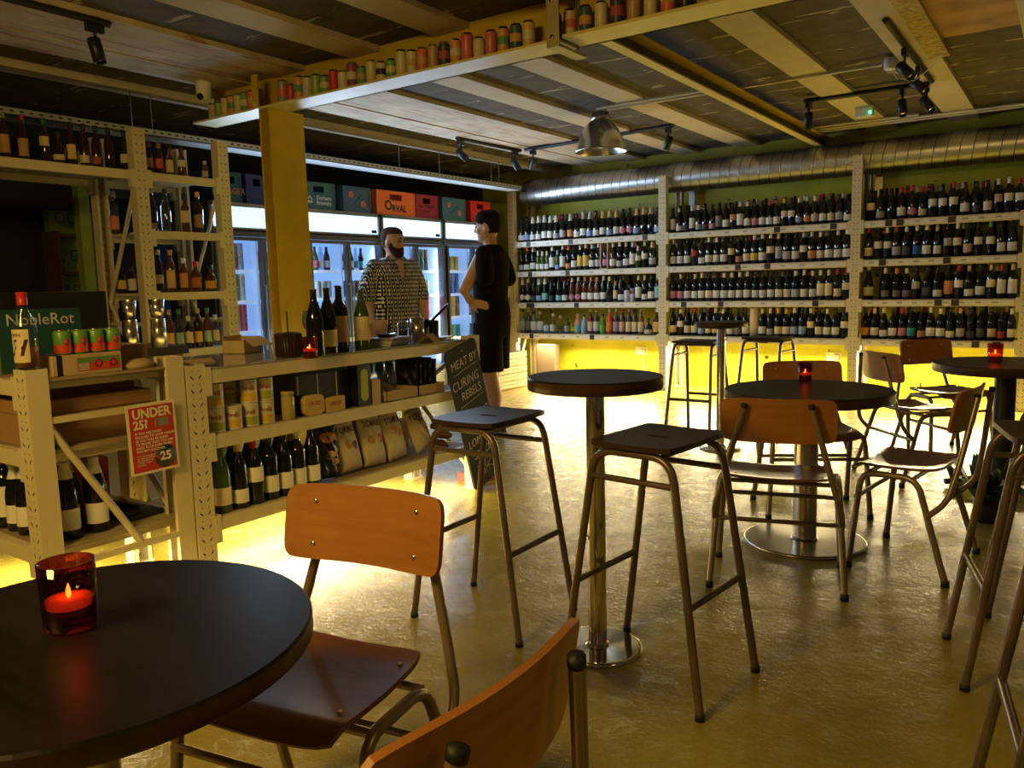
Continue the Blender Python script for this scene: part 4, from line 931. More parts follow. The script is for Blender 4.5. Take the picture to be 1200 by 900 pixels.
# crates on top of the fridges
def crate(px0,px1,col,lab,lettering=None,tcol=(.02,.015,.015),h=.245,dots=False,dep=.30,ts=.07,extra=None,bold_=.0008):
    P0=at(px0,240,'x',XF-.02); P1=at(px1,240,'x',XF-.02); w=abs(P1.y-P0.y); t=thing('beer_crate',lab,'crate',(XF-.02,(P0.y+P1.y)/2,1.9365))
    m=cmat(col,.5); w2=w/2; b=MB()
    b.span(-.012,0,-w2,w2,0,h*.62); b.span(-.012,0,-w2,w2,h*.86,h); b.span(-.012,0,-w2,-w2*.32,h*.62,h*.86); b.span(-.012,0,w2*.32,w2,h*.62,h*.86)
    b.span(-dep,-dep+.012,-w2,w2,0,h); b.span(-dep,0,-w2,-w2+.012,0,h); b.span(-dep,0,w2-.012,w2,0,h); b.span(-dep,0,-w2,w2,0,.012)
    b.span(0,.006,-w2,w2,h*.93,h); b.span(0,.006,-w2,-w2+.018,0,h*.93); b.span(0,.006,w2-.018,w2,0,h*.93); b.span(0,.006,-w2,w2,0,.015)
    if dots: b.span(-.012,0,-w2*.33,w2*.33,h*.6,h*.88)
    b.obj('crate_body',m,t,bevel=.002)
    if lettering:
        for (s,y,z,sz) in lettering: text('lettering',s,sz,cmat(tcol,.6),t,frame_mt((.002,y,z),(0,1,0),(0,0,1)),'CENTER',.0006,0,bold_)
    if dots:
        R_=cmat((.72,.16,.10),.6)
        for (y,z) in ((-.35*w2*1.2,h*.68),(.45*w2,h*.34)):
            bb=MB()
            for q in range(5):
                a=q*2*pi/5; bb.ball((.003,y+.020*cos(a),z+.020*sin(a)),(.002,.015,.015),8,4)
            bb.obj('flower_print',R_,t)
        MB().tube([(.002,-.30*w2,h*.30),(.002,.35*w2,h*.70)],.004,4).obj('stem_print',cmat((.02,.03,.05),.6),t)
    if extra: extra(t,w2,h)
    return t
crate(262,284,(.015,.09,.12),'dark teal crate with red lettering, left of the yellow column',[('LAGER',.02,.09,.068)],(.55,.14,.10))
crate(289,315,(.015,.03,.16),'dark blue crate half hidden behind the yellow column')
def brew(t,w2,h):
    b=MB(); 
    for q in range(5): b.ball((.003,-.115+.012*(q-2),h*.36+.012*(2-abs(q-2))),(.002,.008,.010),8,4)
    b.span(.001,.004,-.145,-.085,h*.22,h*.30); b.obj('crown_emblem',cmat((.62,.68,.70),.6),t)
crate(355,393,(.045,.13,.18),'grey-blue crate with a white crown emblem, right of the yellow column',[('Durham',.055,.105,.052),('Brewery',.055,.06,.052)],(.62,.68,.70),extra=brew)
crate(402,434,(.05,.12,.22),'blue crate with red flowers, left of the orange crate',dots=True)
crate(441,486,(.95,.20,.025),'bright orange crate with black lettering on top of the fridges',[('O',-.115,.095,.14),('RVAL',.045,.07,.09)],(.03,.015,.01),bold_=.003)
crate(487,513,(.36,.025,.04),'dark red crate right of the orange crate',[('La Trappe',0,.13,.06),('TRAPPIST',0,.07,.025)],(.05,.01,.012),dots=False)
crate(518,545,(.06,.17,.22),'small blue crate with red flowers, right of the dark red crate',dots=True)
crate(551,574,(.72,.03,.02),'red crate at the right end of the fridges, above the standing man',[('Brewer',0,.075,.06)],(.85,.75,.7))
MB2=MB().span(XF-.62,XF-.34,3.2,7.8,1.937,2.06); tag(MB2.obj('dark_storage_boxes',BLACK),'dark boxes stored behind the crates on the fridges','boxes')

# ------------------------------------------------------------------ cans along the yellow beam
random.seed(21)
CANC=[(.52,.05,.06),(.62,.32,.12),(.62,.58,.34),(.30,.42,.10),(.60,.56,.46),(.55,.04,.05),(.64,.58,.36),(.25,.05,.12),(.10,.30,.12),(.62,.56,.28),(.58,.52,.36),(.16,.34,.14),(.62,.56,.34),(.58,.50,.36),(.66,.16,.08),(.46,.28,.14),(.05,.05,.07),(.62,.30,.10),(.60,.14,.16),(.30,.28,.26),(.04,.04,.06),(.56,.16,.12),(.05,.10,.10),(.62,.42,.14),(.42,.03,.04),(.03,.03,.06),(.62,.48,.26),(.40,.08,.12)]
CNM=['red','orange','pale yellow','green','cream','bright red','cream spotted','dark pink','dark green','yellow','straw','green and cream','pale','tan','vermilion','brown','black','orange and white','rose','grey','dark','brick','bottle green','gold','deep red','near-black','speckled','maroon']
canm={}
def beam_can(px,tall,ci,lab,grp,y=3.565,z=2.3985):
    x=at(px,100,'y',y).x; key=tall
    if key not in canm:
        H={0:.115,1:.135,2:.15}[tall]; R=.0325 if tall<2 else .034
        canm[key]=(MB().lathe([(R-.006,.0),(R,.008),(R,H-.012)],14,cap=False).mesh('can_body',WPAPER), MB().lathe([(R,H-.012),(R-.0055,H-.003),(R-.0065,H),(R-.010,H-.003),(0,H-.003)],14,cap=False).mesh('can_lid',CHROME), MB().lathe([(R+.0006,H*.32),(R+.0006,H*.62)],14,cap=False).mesh('print_band',WPAPER))
    t=thing('drink_can',lab,'can',(x,y,z),random.random()*6,grp)
    add_part(canm[key][0],'can_body',t,cmat(CANC[ci],.35)); l=bpy.data.objects.new('can_lid',canm[key][1]); COL.objects.link(l); l.parent=t
    if ci%3: add_part(canm[key][2],'print_band',t,cmat(CANC[(ci*5+3)%28],.4))
pxs=[238,243]+[0]*0
g='cans on the beam left of the column'
XL0=at(246,100,'y',3.565).x
for i,(px,ci,tl) in enumerate(((0,4,0),(1,3,0),(2,12,1),(3,1,1),(4,9,1),(5,11,1),(6,14,1),(7,15,1))):
    q_=(Vector((XL0+.073*i,3.565,2.47))-camo.location); px=600+F_PX*q_.dot(_r2)/q_.dot(_f)
    beam_can(px,tl,ci,'%s can, %s from left, on the yellow beam left of the column'%(CNM[ci],ORD[i]),g)
px=331; i=0; g='cans on the beam between column and bracket'
seq=[19,0,1,2,3,11,5,6,7,8,9,10,11,12,4,14,15,16,17,18,13,21,1,22,23,24,25,26,19,27,6,17,2]
while px<636:
    ci=seq[i%len(seq)]; beam_can(px,random.choice((0,1,1,1,2)),ci,'%s can, %s from left, on yellow beam between column and bracket'%(CNM[ci],ORD[i] if i<26 else ('twenty-seventh','twenty-eighth','twenty-ninth','thirtieth','thirty-first','thirty-second','thirty-third','thirty-fourth','thirty-fifth')[i-26]),g)
    px+= .0805*( (at(px+1,100,'y',3.565).x-at(px,100,'y',3.565).x)**-1 ) ; i+=1
px=652; i=0; g='cans on the beam right of the bracket'
seq=[25,26,22,6,16,15,9,14,25,15,10,1,18,5,2,16,3,17,24,12]
while px<930 and i<20:
    ci=seq[i]; beam_can(px,random.choice((1,1,2)),ci,'%s can, %s from left, on the yellow beam right of the bracket'%(CNM[ci],ORD[i]),g,3.56,2.401)
    px+= .086*( (at(px+1,0,'y',3.56).x-at(px,0,'y',3.56).x)**-1 ) ; i+=1

# ------------------------------------------------------------------ poster and chalkboard
PT=[at(151,476,'x',-2.84),at(206,470,'x',-2.84),at(210,548,'x',-2.84),at(157,559,'x',-2.84)]
t=thing('age_poster','red UNDER 25 poster hanging on the end frame of the low rack','poster',(-2.838,1.66,.66)); t.rotation_euler=(rad(1),0,0)
MB().span(-.003,0,-.098,.098,-.134,.134).obj('poster_border',POSTW,t); MB().span(0,.0012,-.088,.088,-.124,.122).obj('poster_sheet',REDP,t)
def ptxt(s,y,z,sz,m=POSTW,al='LEFT',bold=.0,sx=1.0,x=.0022): return text('lettering',s,sz,m,t,frame_mt((x,y,z),(0,1,0),(0,0,1)),al,.0004,0,bold,sx)
ptxt('UNDER',-.076,.094,.050,bold=.0016,sx=.92); ptxt('25?',-.076,.054,.046,bold=.0016,sx=.95)
for i,s in enumerate(('IF YOU ARE LUCKY','ENOUGH TO LOOK UNDER','25 YOU WILL BE ASKED','TO PROVE THAT YOU ARE','AGED 18 OR OVER WHEN','YOU BUY ALCOHOL')): ptxt(s,-.072,.022-i*.0135,.0125,bold=.0003)
for i,s in enumerate(('IF YOU ARE UNDER 18','YOU ARE COMMITTING','AN OFFENCE IF YOU','ATTEMPT TO BUY','ALCOHOL')): ptxt(s,-.072,-.064-i*.0085,.0072)
b=MB().lathe([(0,0),(.045,0),(.045,.001),(0,.001)],28); o=b.obj('badge',POSTK,t); o.matrix_local=frame_mt((.0014,.042,-.078),(0,1,0),(0,0,1))
ptxt('<',.004,-.080,.040,REDP,bold=.002,x=.0030); ptxt('25',.020,-.078,.046,bold=.0015,x=.0032)
MB().span(.0014,.0024,.010,.066,.040,.070).obj('card_picture',cmat((.22,.26,.20)),t); MB().span(.0025,.003,.014,.028,.043,.067).obj('portrait',cmat((.35,.12,.10)),t)
# chalkboard hung from the counter end, tilted
t=thing('chalkboard','tall narrow black chalkboard hanging askew from the far end of the counter','chalkboard',(-2.836,3.51,.873)); t.rotation_euler=(rad(16.3),0,0)
Hb=.865; 
b=MB().prism(rrect(.285,Hb,.03),-.014,0); o=b.obj('board_panel',CHALKB,t); o.matrix_local=frame_mt((.016,0,-Hb/2),(0,1,0),(0,0,1))
def ctx(s,y,z,sz,al='CENTER',sx=.85): return text('chalk_writing',s,sz,CHALK,t,frame_mt((.0175,y,z),(0,1,0),(0,0,1)),al,.0004,.1,-.0006,sx)
ctx('MEAT BY',0,-.10,.072); ctx('CURING',-.02,-.215,.078); ctx('REBELS',.01,-.29,.072); ctx('SALAMI £7',0,-.435,.064); ctx('LOMO',-.03,-.585,.07); ctx('SAUCIS',.0,-.665,.066)
for z in (-.15,-.345): MB().tube([(.0172,-.11,z),(.0172,.11,z+.012)],.0015,4).obj('chalk_line',CHALK,t)
MB().tube([(.0172,-.08,-.73),(.0172,.09,-.80)],.0015,4).tube([(.0172,.08,-.72),(.0172,-.07,-.83)],.0015,4).tube([(.0172,-.02,-.75),(.0172,.03,-.75),(.0172,.02,-.80),(.0172,-.02,-.80)],.0015,4,closed=True).obj('chalk_drawing',CHALK,t)
MB().ball((.018,0,-.035),.006,8,6).obj('nail_head',SCREW,t)

# ------------------------------------------------------------------ on the counter top
ZT=.8975
def cnt(px,py,z=ZT): return at(px,py,'z',z)
p=cnt(344,418); t=thing('cutlery_pot','dark ribbed straw pot at the left of the counter','pot',(p.x-.03,p.y,ZT))
b=MB().lathe([(0,0),(.055,0),(.058,.004),(.058,.11),(.052,.11),(.052,.01),(0,.01)],28,cap=False)
for i in range(28): a=2*pi*i/28; b.box((.0585*cos(a),.0585*sin(a),.055),(.005,.005,.10))
b.obj('pot_body',cmat((.035,.018,.012),.4),t); MB().tube([(.0,.0,.012),(.012,-.01,.21)],.003,6).obj('straw',BLACK,t)
p=at(336,380,'x',-3.16); tag(MB().lathe([(0,0),(.030,0),(.040,.10),(.038,.10),(.028,.004),(0,.004)],20,cap=False).obj('clear_tumbler',CLEARB,loc=(-3.16,p.y+.02,ZT)),'clear tumbler standing behind the ribbed pot on the counter','glass')
p=cnt(367,419); candle(p.x+.02,p.y-.035,ZT,.86,'red glass candle holder on the counter beside the wine bottles',on=1.5)
def wine_glass(x,y,z,lab,grp=None,s=1,up=True):
    t=thing('wine_glass',lab,'glass',(x,y,z),0,grp); t.scale=(s,s,s)
    MB().lathe([(.0,.0),(.034,.001),(.034,.003),(.006,.006),(.0035,.012),(.0035,.075),(.010,.085),(.030,.105),(.038,.135),(.036,.165),(.030,.195),(.029,.195),(.035,.165),(.0365,.135),(.028,.107),(0,.088)],18,cap=False).obj('glass_body',CLEARB,t); return t
p=cnt(365,408); wine_glass(p.x-.03,p.y+.02,ZT,'stemmed wine glass on the counter behind the candle')
for px,py,k,lab,pos,cap,s,nm,body in ((378,418,'b','n','m','k',1.03,'unlabelled dark wine bottle with a cork, first of five on the counter',BOT),(393,415,'b','c','m','k',1.05,'dark wine bottle with a square cream label, second of five on the counter',BOT),(407,412,'d','e','t','k',1.05,'tall dark bottle with a long grey-green label, third of five on the counter',BOT),(418,408,'d','n','t','k',1.08,'tall plain black bottle at the back of the five on the counter',BOT),(432,409,'b','c','t','k',1.0,'dark green bottle with a cream label, rightmost of five on the counter',BOTG)):
    p=cnt(px,py); bottle(k,lab,pos,cap,(p.x-.04-(.08 if px==418 else 0),p.y,ZT),.9,nm,'open bottles on the counter',s,body)
# menus, reader, cup, tumbler, tablet
p=cnt(455,405); t=thing('paper_stack','low stack of printed cards beside the bottles on the counter','papers',(p.x-.05,p.y+.04,ZT),.3)
for i in range(3): MB().box((.004*i,.003*i,.007+.014*i),(.16,.23,.012)).obj('card',[cmat((.40,.42,.50)),cmat((.50,.50,.56)),cmat((.30,.22,.20))][i],t)
MB().box((0,.01,.052),(.07,.13,.018)).obj('card_reader',BLACKG,None,(p.x-.06,p.y+.05,ZT),(0,0,.5),bevel=.006); tag(bpy.data.objects['card_reader'],'black card reader lying on the stack of cards','card reader')
p=at(446,392,'x',-3.34); tag(MB().lathe([(0,0),(.038,0),(.042,.11),(.036,.118),(.040,.118),(.044,.112)],20,cap=False).lathe([(.0,.003),(.036,.003)],20,cap=False).obj('paper_cup',cmat((.68,.44,.36)),loc=(-3.34,p.y,ZT)),'pale pink round tub on the counter in front of the patterned shirt','tub')
for j,(px,xx,hh,nm) in enumerate(((472,-3.22,.10,'small clear glass, left of the steel tumbler on the counter'),(484,-3.22,.11,'small clear glass, touching the steel tumbler on the counter'))):
    p=at(px,390,'x',xx); t=thing('drinking_glass',nm,'glass',(xx,p.y,ZT)); MB().lathe([(0,0),(.028,0),(.032,hh),(.030,hh),(.026,.005),(0,.005)],18,cap=False).obj('glass_body',CLEAR,t); MB().lathe([(0,.006),(.0258,.006),(.0275,.06),(0,.06)],14,cap=False).obj('drink',cmat((.05,.02,.02),.1),t)
p=at(494,388,'x',-3.10); tag(MB().lathe([(0,0),(.036,0),(.040,.13),(.037,.13),(.033,.006),(0,.006)],24,cap=False).obj('steel_tumbler',STEEL,loc=(-3.05,p.y-.09,ZT)),'steel tumbler on the counter left of the tablet','tumbler')
p=cnt(488,402); t=thing('folded_card','small kraft tent card on the counter before the steel tumbler','card',(p.x+.07,p.y+.03,ZT),.35)
MB().add([(-.05,-.05,0),(-.05,.05,0),(0,.05,.05),(0,-.05,.05),(.05,-.05,0),(.05,.05,0)],[(0,1,2,3),(3,2,5,4)]).obj('card_sheet',KRAFT,t); so=t.children[0].modifiers.new('s','SOLIDIFY'); so.thickness=.002
p=cnt(517,398); t=thing('tablet_till','black tablet till on a stand at the far end of the counter','till',(p.x-.09,p.y+.02,ZT),.15)
MB().box((0,.03,.006),(.16,.19,.012)).obj('stand_base',BLACK,t,bevel=.004)
b=MB().tube([(0,.02,.01),(0,.03,.11)],[.034,.03],12); b.obj('stand_post',BLACK,t)
R=Matrix.Translation((0,.03,.135))@Matrix.Rotation(rad(50),4,'X')@Matrix.Rotation(0,4,'Z')
R=frame_mt((.02,.03,.135),(-.50,.86,0),(.62,.36,.70)); MB().box((0,0,0),(.24,.19,.014),mt=R).obj('tablet_body',BLACKG,t,bevel=.004); MB().box((0,0,.008),(.21,.17,.001),mt=R).obj('screen',cmat((.08,.09,.12),.05),t)
MB().box((0,-.075,.06),(.05,.03,.12)).obj('front_reader',BLACK,t,bevel=.004)
# near end of the counter: open carton and leaflets behind
p=cnt(262,425); t=thing('open_carton','open pale carton standing on the near end of the glossy counter','box',(-3.40,2.50,ZT),.35); t.scale=(.62,.62,.72)
b=MB(); b.span(-.10,.10,-.13,.13,0,.006); b.span(.094,.10,-.13,.13,0,.10); b.span(-.10,-.094,-.13,.13,0,.12); b.span(-.10,.10,-.13,-.124,0,.09); b.span(-.10,.10,.124,.13,0,.11); b.obj('carton_walls',CARDL,t)
MB().add([(.10,-.13,.10),(.10,.13,.10),(.19,.11,.06),(.19,-.15,.05)],[(0,1,2,3)]).obj('carton_flap',CARDL,t); t.children[-1].modifiers.new('s','SOLIDIFY').thickness=.004
tag(MB().span(-.02,.02,-.16,.0,0,.012,mt=Matrix.Rotation(.35,4,'Y')).obj('leaflet',KRAFT,loc=(-2.96,2.02,ZT+.012)),'folded kraft leaflet at the near end of the counter','leaflet')

# ------------------------------------------------------------------ middle shelf of the counter
Z=CZ[1]+.0005; g='olive tins stacked on the middle counter shelf'
def tin(x,y,z,green,lab,mi_):
    t=thing('olive_tin',lab,'tin',(x,y,z),.95,g); H=.103; R=.036
    MB().lathe([(0,0),(R,0),(R+.001,.003),(R,.006),(R,H-.006),(R+.001,H-.003),(R-.003,H),(R-.004,H-.003),(0,H-.003)],22,cap=False).obj('tin_body',cmat((.62,.56,.44),.4),t)
    MB().lathe([(R+.0006,.008),(R+.0006,.044)],22,cap=False).obj('tin_band',cmat((.33,.36,.05) if green else (.62,.42,.05),.4),t)
    bb=text('lettering','Perelló',.030,cmat((.45,.03,.03)),t,Matrix.Identity(4),'CENTER',.0001,0,.0003,.62)
    for v in bb.data.vertices:
        xx,zz=v.co.x,v.co.y; a=-pi/2+xx/R; v.co=((R+.0012)*cos(a),(R+.0012)*sin(a),zz+.064)
rows=[(-2.932,(2.0,2.085,2.17,2.255)),(-3.02,(2.04,2.125,2.21))]
n=0
for xi,(xx,ys) in enumerate(rows):
    for yi,yy in enumerate(ys):
        for lv in range(2 if not(xi==0 and yi in (1,)) else 1):
            tin(xx,yy,Z+lv*.1035,(yi+lv)%2==0,'olive tin, %s from left, %s layer, %s row, middle counter shelf'%(ORD[yi],('lower','upper')[lv],('front','back')[xi]),n); n+=1
tag(MB().lathe([(0,0),(.028,0),(.030,.004),(.030,.10),(.026,.112),(.029,.113),(.029,.128),(0,.129)],20,cap=False).obj('preserve_jar',cmat((.40,.33,.08),.25),loc=(-2.91,2.36,Z)),'slim jar with a dark lid right of the olive tins','jar')
t=thing('black_gift_boxes','row of black cartons behind the yellow snack packets','box',(-3.03,2.60,Z))
MB().span(-.09,.09,-.17,.17,0,.19).obj('carton_body',BLACK,t,bevel=.003)
for k in range(3): MB().span(.0905,.0915,-.16+k*.12,-.15+k*.12,.06,.185).obj('silver_edge',STEEL,t)
t=thing('black_gift_box','tall black carton with a lime green label on the middle counter shelf','box',(-2.925,2.825,Z))
MB().span(-.035,.035,-.045,.045,0,.205).obj('carton_body',BLACK,t,bevel=.002)
o=MB().prism(rrect(.05,.16,.024),0,.001).obj('green_label',cmat((.42,.50,.06)),t); o.matrix_local=frame_mt((.0355,0,.105),(0,1,0),(0,0,1))
for k,(yy,c,nm) in enumerate(((2.50,(.60,.42,.10),'yellow snack packet shaped like a van, left of the pair'),(2.63,(.62,.40,.08),'long yellow snack packet, right of the pair'))):
    t=thing('snack_packet',nm,'packet',(-2.905,yy,Z)); MB().prism(rrect(.12,.07 if k else .095,.03 if not k else .008),-.015,.015).obj('packet_body',cmat(c),t).matrix_local=frame_mt((0,0,.036 if k else .0485),(0,1,0),(0,0,1))
    text('lettering','ORTIZ',.026,cmat((.35,.03,.02)),t,frame_mt((.0155,0,.055 if not k else .04),(0,1,0),(0,0,1)))
tag(MB().span(-.02,.02,-.022,.022,0,.125).obj('pale_snack_box',cmat((.52,.40,.24)),loc=(-2.90,2.905,Z)),'small pale upright box right of the green-labelled carton','box')
for k,(y0,y1,nm) in enumerate(((2.96,3.20,'open cardboard tray with a kraft pouch, middle counter shelf'),(3.205,3.42,'open cardboard tray full of black pouches, middle counter shelf'))):
    t=thing('cardboard_tray',nm,'tray',(-2.97,(y0+y1)/2,Z)); w=(y1-y0)/2; b=MB(); b.span(-.13,.10,-w,w,0,.004); b.span(.096,.10,-w,w,0,.055); b.span(-.13,-.126,-w,w,0,.055); b.span(-.13,.10,-w,-w+.004,0,.055); b.span(-.13,.10,w-.004,w,0,.055); b.obj('tray_walls',CARDL,t)
def pouch(loc,rot,w,h,d,m,lab,grp=None,name='snack_pouch',txt=None,spots=None,tm=None,cat='bag'):
    t=thing(name,lab,cat,loc,0,grp); t.rotation_euler=rot
    random.seed(hash(lab)%1000 if False else len(lab)*7)
    cr=[(random.uniform(-.8,.8),random.uniform(.15,.85),random.uniform(.3,1)) for _ in range(5)]
    def f(u,v,s):
        e=(1-abs(u)**2.6)*(1-abs(2*v-1)**3.2); z=v*h; x=s*d/2*(max(e,0)**.6)*(1.15-.35*v)
        for a,bb,c in cr: x+=s*.004*c*math.sin(9*(u-a)+14*(v-bb))*e
        return (x, u*w/2*(1-.04*math.sin(pi*v)), z)
    b=MB(); n,m_=14,18
    for s in (1,-1):
        vs=[f(i/n*2-1,j/m_,s) for i in range(n+1) for j in range(m_+1)]; fs=[]
        for i in range(n):
            for j in range(m_):
                q=(i*(m_+1)+j,(i+1)*(m_+1)+j,(i+1)*(m_+1)+j+1,i*(m_+1)+j+1); fs.append(q if s>0 else q[::-1])
        b.add(vs,fs,0,True)
    o_=b.obj('pouch_body',m,t); import bmesh; bm_=bmesh.new(); bm_.from_mesh(o_.data); bmesh.ops.remove_doubles(bm_,verts=bm_.verts,dist=.0006); bmesh.ops.recalc_face_normals(bm_,faces=bm_.faces); bm_.to_mesh(o_.data); bm_.free()
    def onface(y,z): u=max(-1,min(1,y/(w/2))); v=z/h; return f(u,v,1)[0]+.0015
    if txt:
        for (s_,y,z,sz,tmm) in txt:
            fm=frame_mt((0,y,z),(0,1,0),(0,0,1)); o=text('lettering',s_,sz,tmm,t,fm,'CENTER',.0001,0,.0006,.8)
            mi=fm.inverted()
            for v in o.data.vertices:
                q=fm@v.co; q.x=onface(q.y,q.z)+.0005; v.co=mi@q
    for (y,z,ry,rz_,c,nm_) in (spots or ()):
        vs=[];N_=16
        for i in range(N_): a=2*pi*i/N_; yy=y+ry*cos(a); zz=z+rz_*sin(a); vs.append((onface(yy,zz),yy,zz))
        vs.append((onface(y,z),y,z)); MB().add(vs,[(i,(i+1)%N_,N_) for i in range(N_)],0,True).obj(nm_,cmat(c),t)
    return t
BLKP=mat('black_foil',(.012,.012,.013),.28,bump=.3,bscale=18)
pouch((-2.93,3.05,Z+.03),(0,-1.15,0),.15,.15,.035,KRAFT,'kraft pouch lying in the left cardboard tray')
g='black pouches standing in the right tray'
for k in range(5):
    pouch((-2.98,3.234+k*.0385,Z+.012),(.0,.0,-pi/2),.17,.175+.012*(k%2),.026,BLKP,'black foil pouch, %s of five from left, in the right cardboard tray'%ORD[k],g,txt=None,spots=[(.005,.10,.014,.018,(.50,.38,.2) if k==4 else (.16,.14,.12),'printed_spot')])
# stemware behind on the middle shelf, lit by the fridges
g='wine glasses standing at the back of the middle counter shelf'; k=0
for xx in (-3.36,-3.27):
    for yi in range(7): wine_glass(xx,2.98+yi*.085,Z,'stemmed wine glass, %s from left, %s row, middle counter shelf'%(ORD[yi],'back' if xx<-3.3 else 'front'),g,.92); k+=1
# ------------------------------------------------------------------ bottom shelf of the counter
Z=CZ[2]+.0005; g='wine bottles on the bottom counter shelf'
for i,(yy,k,lab,pos,cap,body) in enumerate(((2.0,'b','c','m','k',BOTG),(2.085,'b','w','l','g',BOT),(2.168,'b','w','h','r',BOT),(2.25,'d','w','m','k',BOT),(2.33,'b','w','m','k',BOT),(2.41,'d','w','m','w',BOT),(2.49,'b','w','m','k',BOT))):
    bottle(k,lab,pos,cap,(-2.925,yy,Z),.95,'%s bottle with %s label and %s top, %s from left, bottom counter shelf'%('green' if body is BOTG else 'dark',LN[lab],CN[cap],ORD[i]),g,1,body)
for i,(yy,k,cap) in enumerate(((2.03,'b','k'),(2.12,'b','r'),(2.205,'b','r'),(2.29,'d','w'),(2.37,'b','k'),(2.455,'c','g'))):
    bottle(k,'n','m',cap,(-3.015,yy,Z),.9,'dark bottle with a %s top in the second rank, %s from left, bottom counter shelf'%(CN[cap],ORD[i]),g,1)
BAGM=mat('cream_matt_bag',(.60,.52,.38),.6,bump=.25,bscale=12); MAR=cmat((.16,.02,.05))
def torres(y,lean,w,h,lab,spots,yaw=0,x=-2.955): return pouch((x,y,Z+.011+abs(lean)*.055),(lean,-.22,yaw),w,h,.075,BAGM,lab,None,'crisp_bag',[('TORRES',0,h*.80,.046,MAR)],spots)
BR=(.48,.25,.07); RD=(.55,.06,.05)
pouch((-2.945,2.615,Z+.012),(-.05,-.16,0),.150,.262,.06,BLKP,'black snack bag with an oval orange badge, left of the cream crisp bags',None,'crisp_bag',[('Sarriegui',0,.198,.024,cmat((.05,.02,.01)))],[(0,.198,.052,.026,(.55,.22,.07),'badge'),(.0,.11,.03,.022,(.58,.38,.18),'crisp_print'),(.02,.075,.028,.018,(.52,.33,.15),'crisp_print')])
torres(2.775,.06,.155,.262,'cream crisp bag with a round fruit print, leftmost of the four',[(-.01,.135,.020,.024,BR,'crisp_print'),(.032,.125,.018,.022,(.08,.03,.05),'fruit_print')])
torres(2.943,-.02,.16,.270,'cream crisp bag with a red ham print, second of the four',[(-.022,.135,.028,.024,BR,'crisp_print'),(.035,.135,.022,.026,RD,'ham_print')])
torres(3.115,.04,.16,.262,'cream crisp bag with a mushroom print, third of the four',[(-.02,.155,.03,.020,BR,'crisp_print'),(.025,.135,.022,.016,(.42,.28,.12),'crisp_print')],.1)
torres(3.335,.22,.155,.250,'cream crisp bag toppled to the right, rightmost of the four',[(.0,.17,.028,.020,(.28,.10,.05),'crisp_print')],.1)
tag(MB().span(-.02,.02,-.16,.16,0,.25,mt=Matrix.Rotation(-.12,4,'Y')).obj('cardboard_sheet',CARD,loc=(-3.10,2.98,Z+.004)),'upright brown cardboard behind the cream crisp bags','cardboard')
for k,(yy,zz) in enumerate(((3.45,.0),(3.47,.056),(3.46,.112))):
    tag(MB().tube([(-.06,0,.03),(-.02,.01,.034),(.02,0,.034),(.06,-.01,.03)],[.014,.027,.027,.012],10).obj('cured_sausage',cmat((.10,.04,.025),.6),loc=(-2.94,yy,Z+zz*.95-.001),rot=(0,0,.3*k)),'dark cured sausage, %s of the pile of three beside the crisp bags'%('lowest','middle','topmost')[k],'sausage','sausages on the bottom counter shelf')
for k,(yy,c,h,nm) in enumerate(((3.20,CARDL,.20,'pale carton standing behind the crisp bags'),(3.38,CARD,.16,'brown carton at the far end of the bottom counter shelf'))):
    tag(MB().span(-.08,.08,-.08,.08,0,h).obj('carton',c,loc=(-3.27,yy,Z),bevel=.002),nm,'box')
t=thing('flat_red_box','flat pink-red box with white print lying on the floor under the counter','box',(-3.0,3.90,0)); MB().span(-.09,.07,-.12,.12,0,.05).obj('box_body',cmat((.55,.10,.08)),t); text('lettering','FRAGILE',.03,WPAPER,t,frame_mt((.0705,0,.025),(0,1,0),(0,0,1)))
# ------------------------------------------------------------------ end rack contents
ZE=EZ[0]-.0055
MB().span(-4.7,-2.87,1.27,1.80,ZE-.002,ZE+.006).obj('rack_top_board',RACKB,ER)
ZE+=.0065
spy=at(38,430,'z',.957); 
t=thing('spirit_bottle','clear bottle with red cap and bold H label on the low rack corner','bottle',(-2.935,1.285,.957),.35)
pr=[(0,0),(.034,0),(.038,.005),(.038,.135),(.034,.155),(.017,.195),(.0145,.21),(.0135,.235),(.016,.236),(.016,.258),(0,.259)]
MB().lathe(pr,24,cap=False).obj('bottle_body',CLEAR,t); MB().lathe([(0,.004),(.036,.005),(.036,.075),(0,.075)],20,cap=False).obj('liquid',cmat((.30,.10,.03),.1),t)
MB().lathe([(.0165,.216),(.0170,.260),(0,.261)],16,cap=False).obj('cap',cmat((.50,.02,.02),.35),t)
vs=[(.0392*cos(a),.0392*sin(a),z) for z in (.022,.135) for a in [-pi/2-1.05+2.1*q/12 for q in range(13)]]; MB().add(vs,[(q,q+1,q+14,q+13) for q in range(12)],0,True).obj('label',cmat((.70,.58,.36)),t)
def wrap(o,R):
    for v in o.data.vertices: a=-pi/2+v.co.x/R; v.co=(R*cos(a),R*sin(a),v.co.y)
o=text('lettering','H',.075,cmat((.12,.03,.015)),t,Matrix.Identity(4),bold=.002,shear=.3); 
for v in o.data.vertices: v.co.y+=.07
wrap(o,.0402); o=text('lettering','WIRE',.016,cmat((.12,.03,.015)),t,Matrix.Identity(4)); 
for v in o.data.vertices: v.co.y+=.115
wrap(o,.0402)
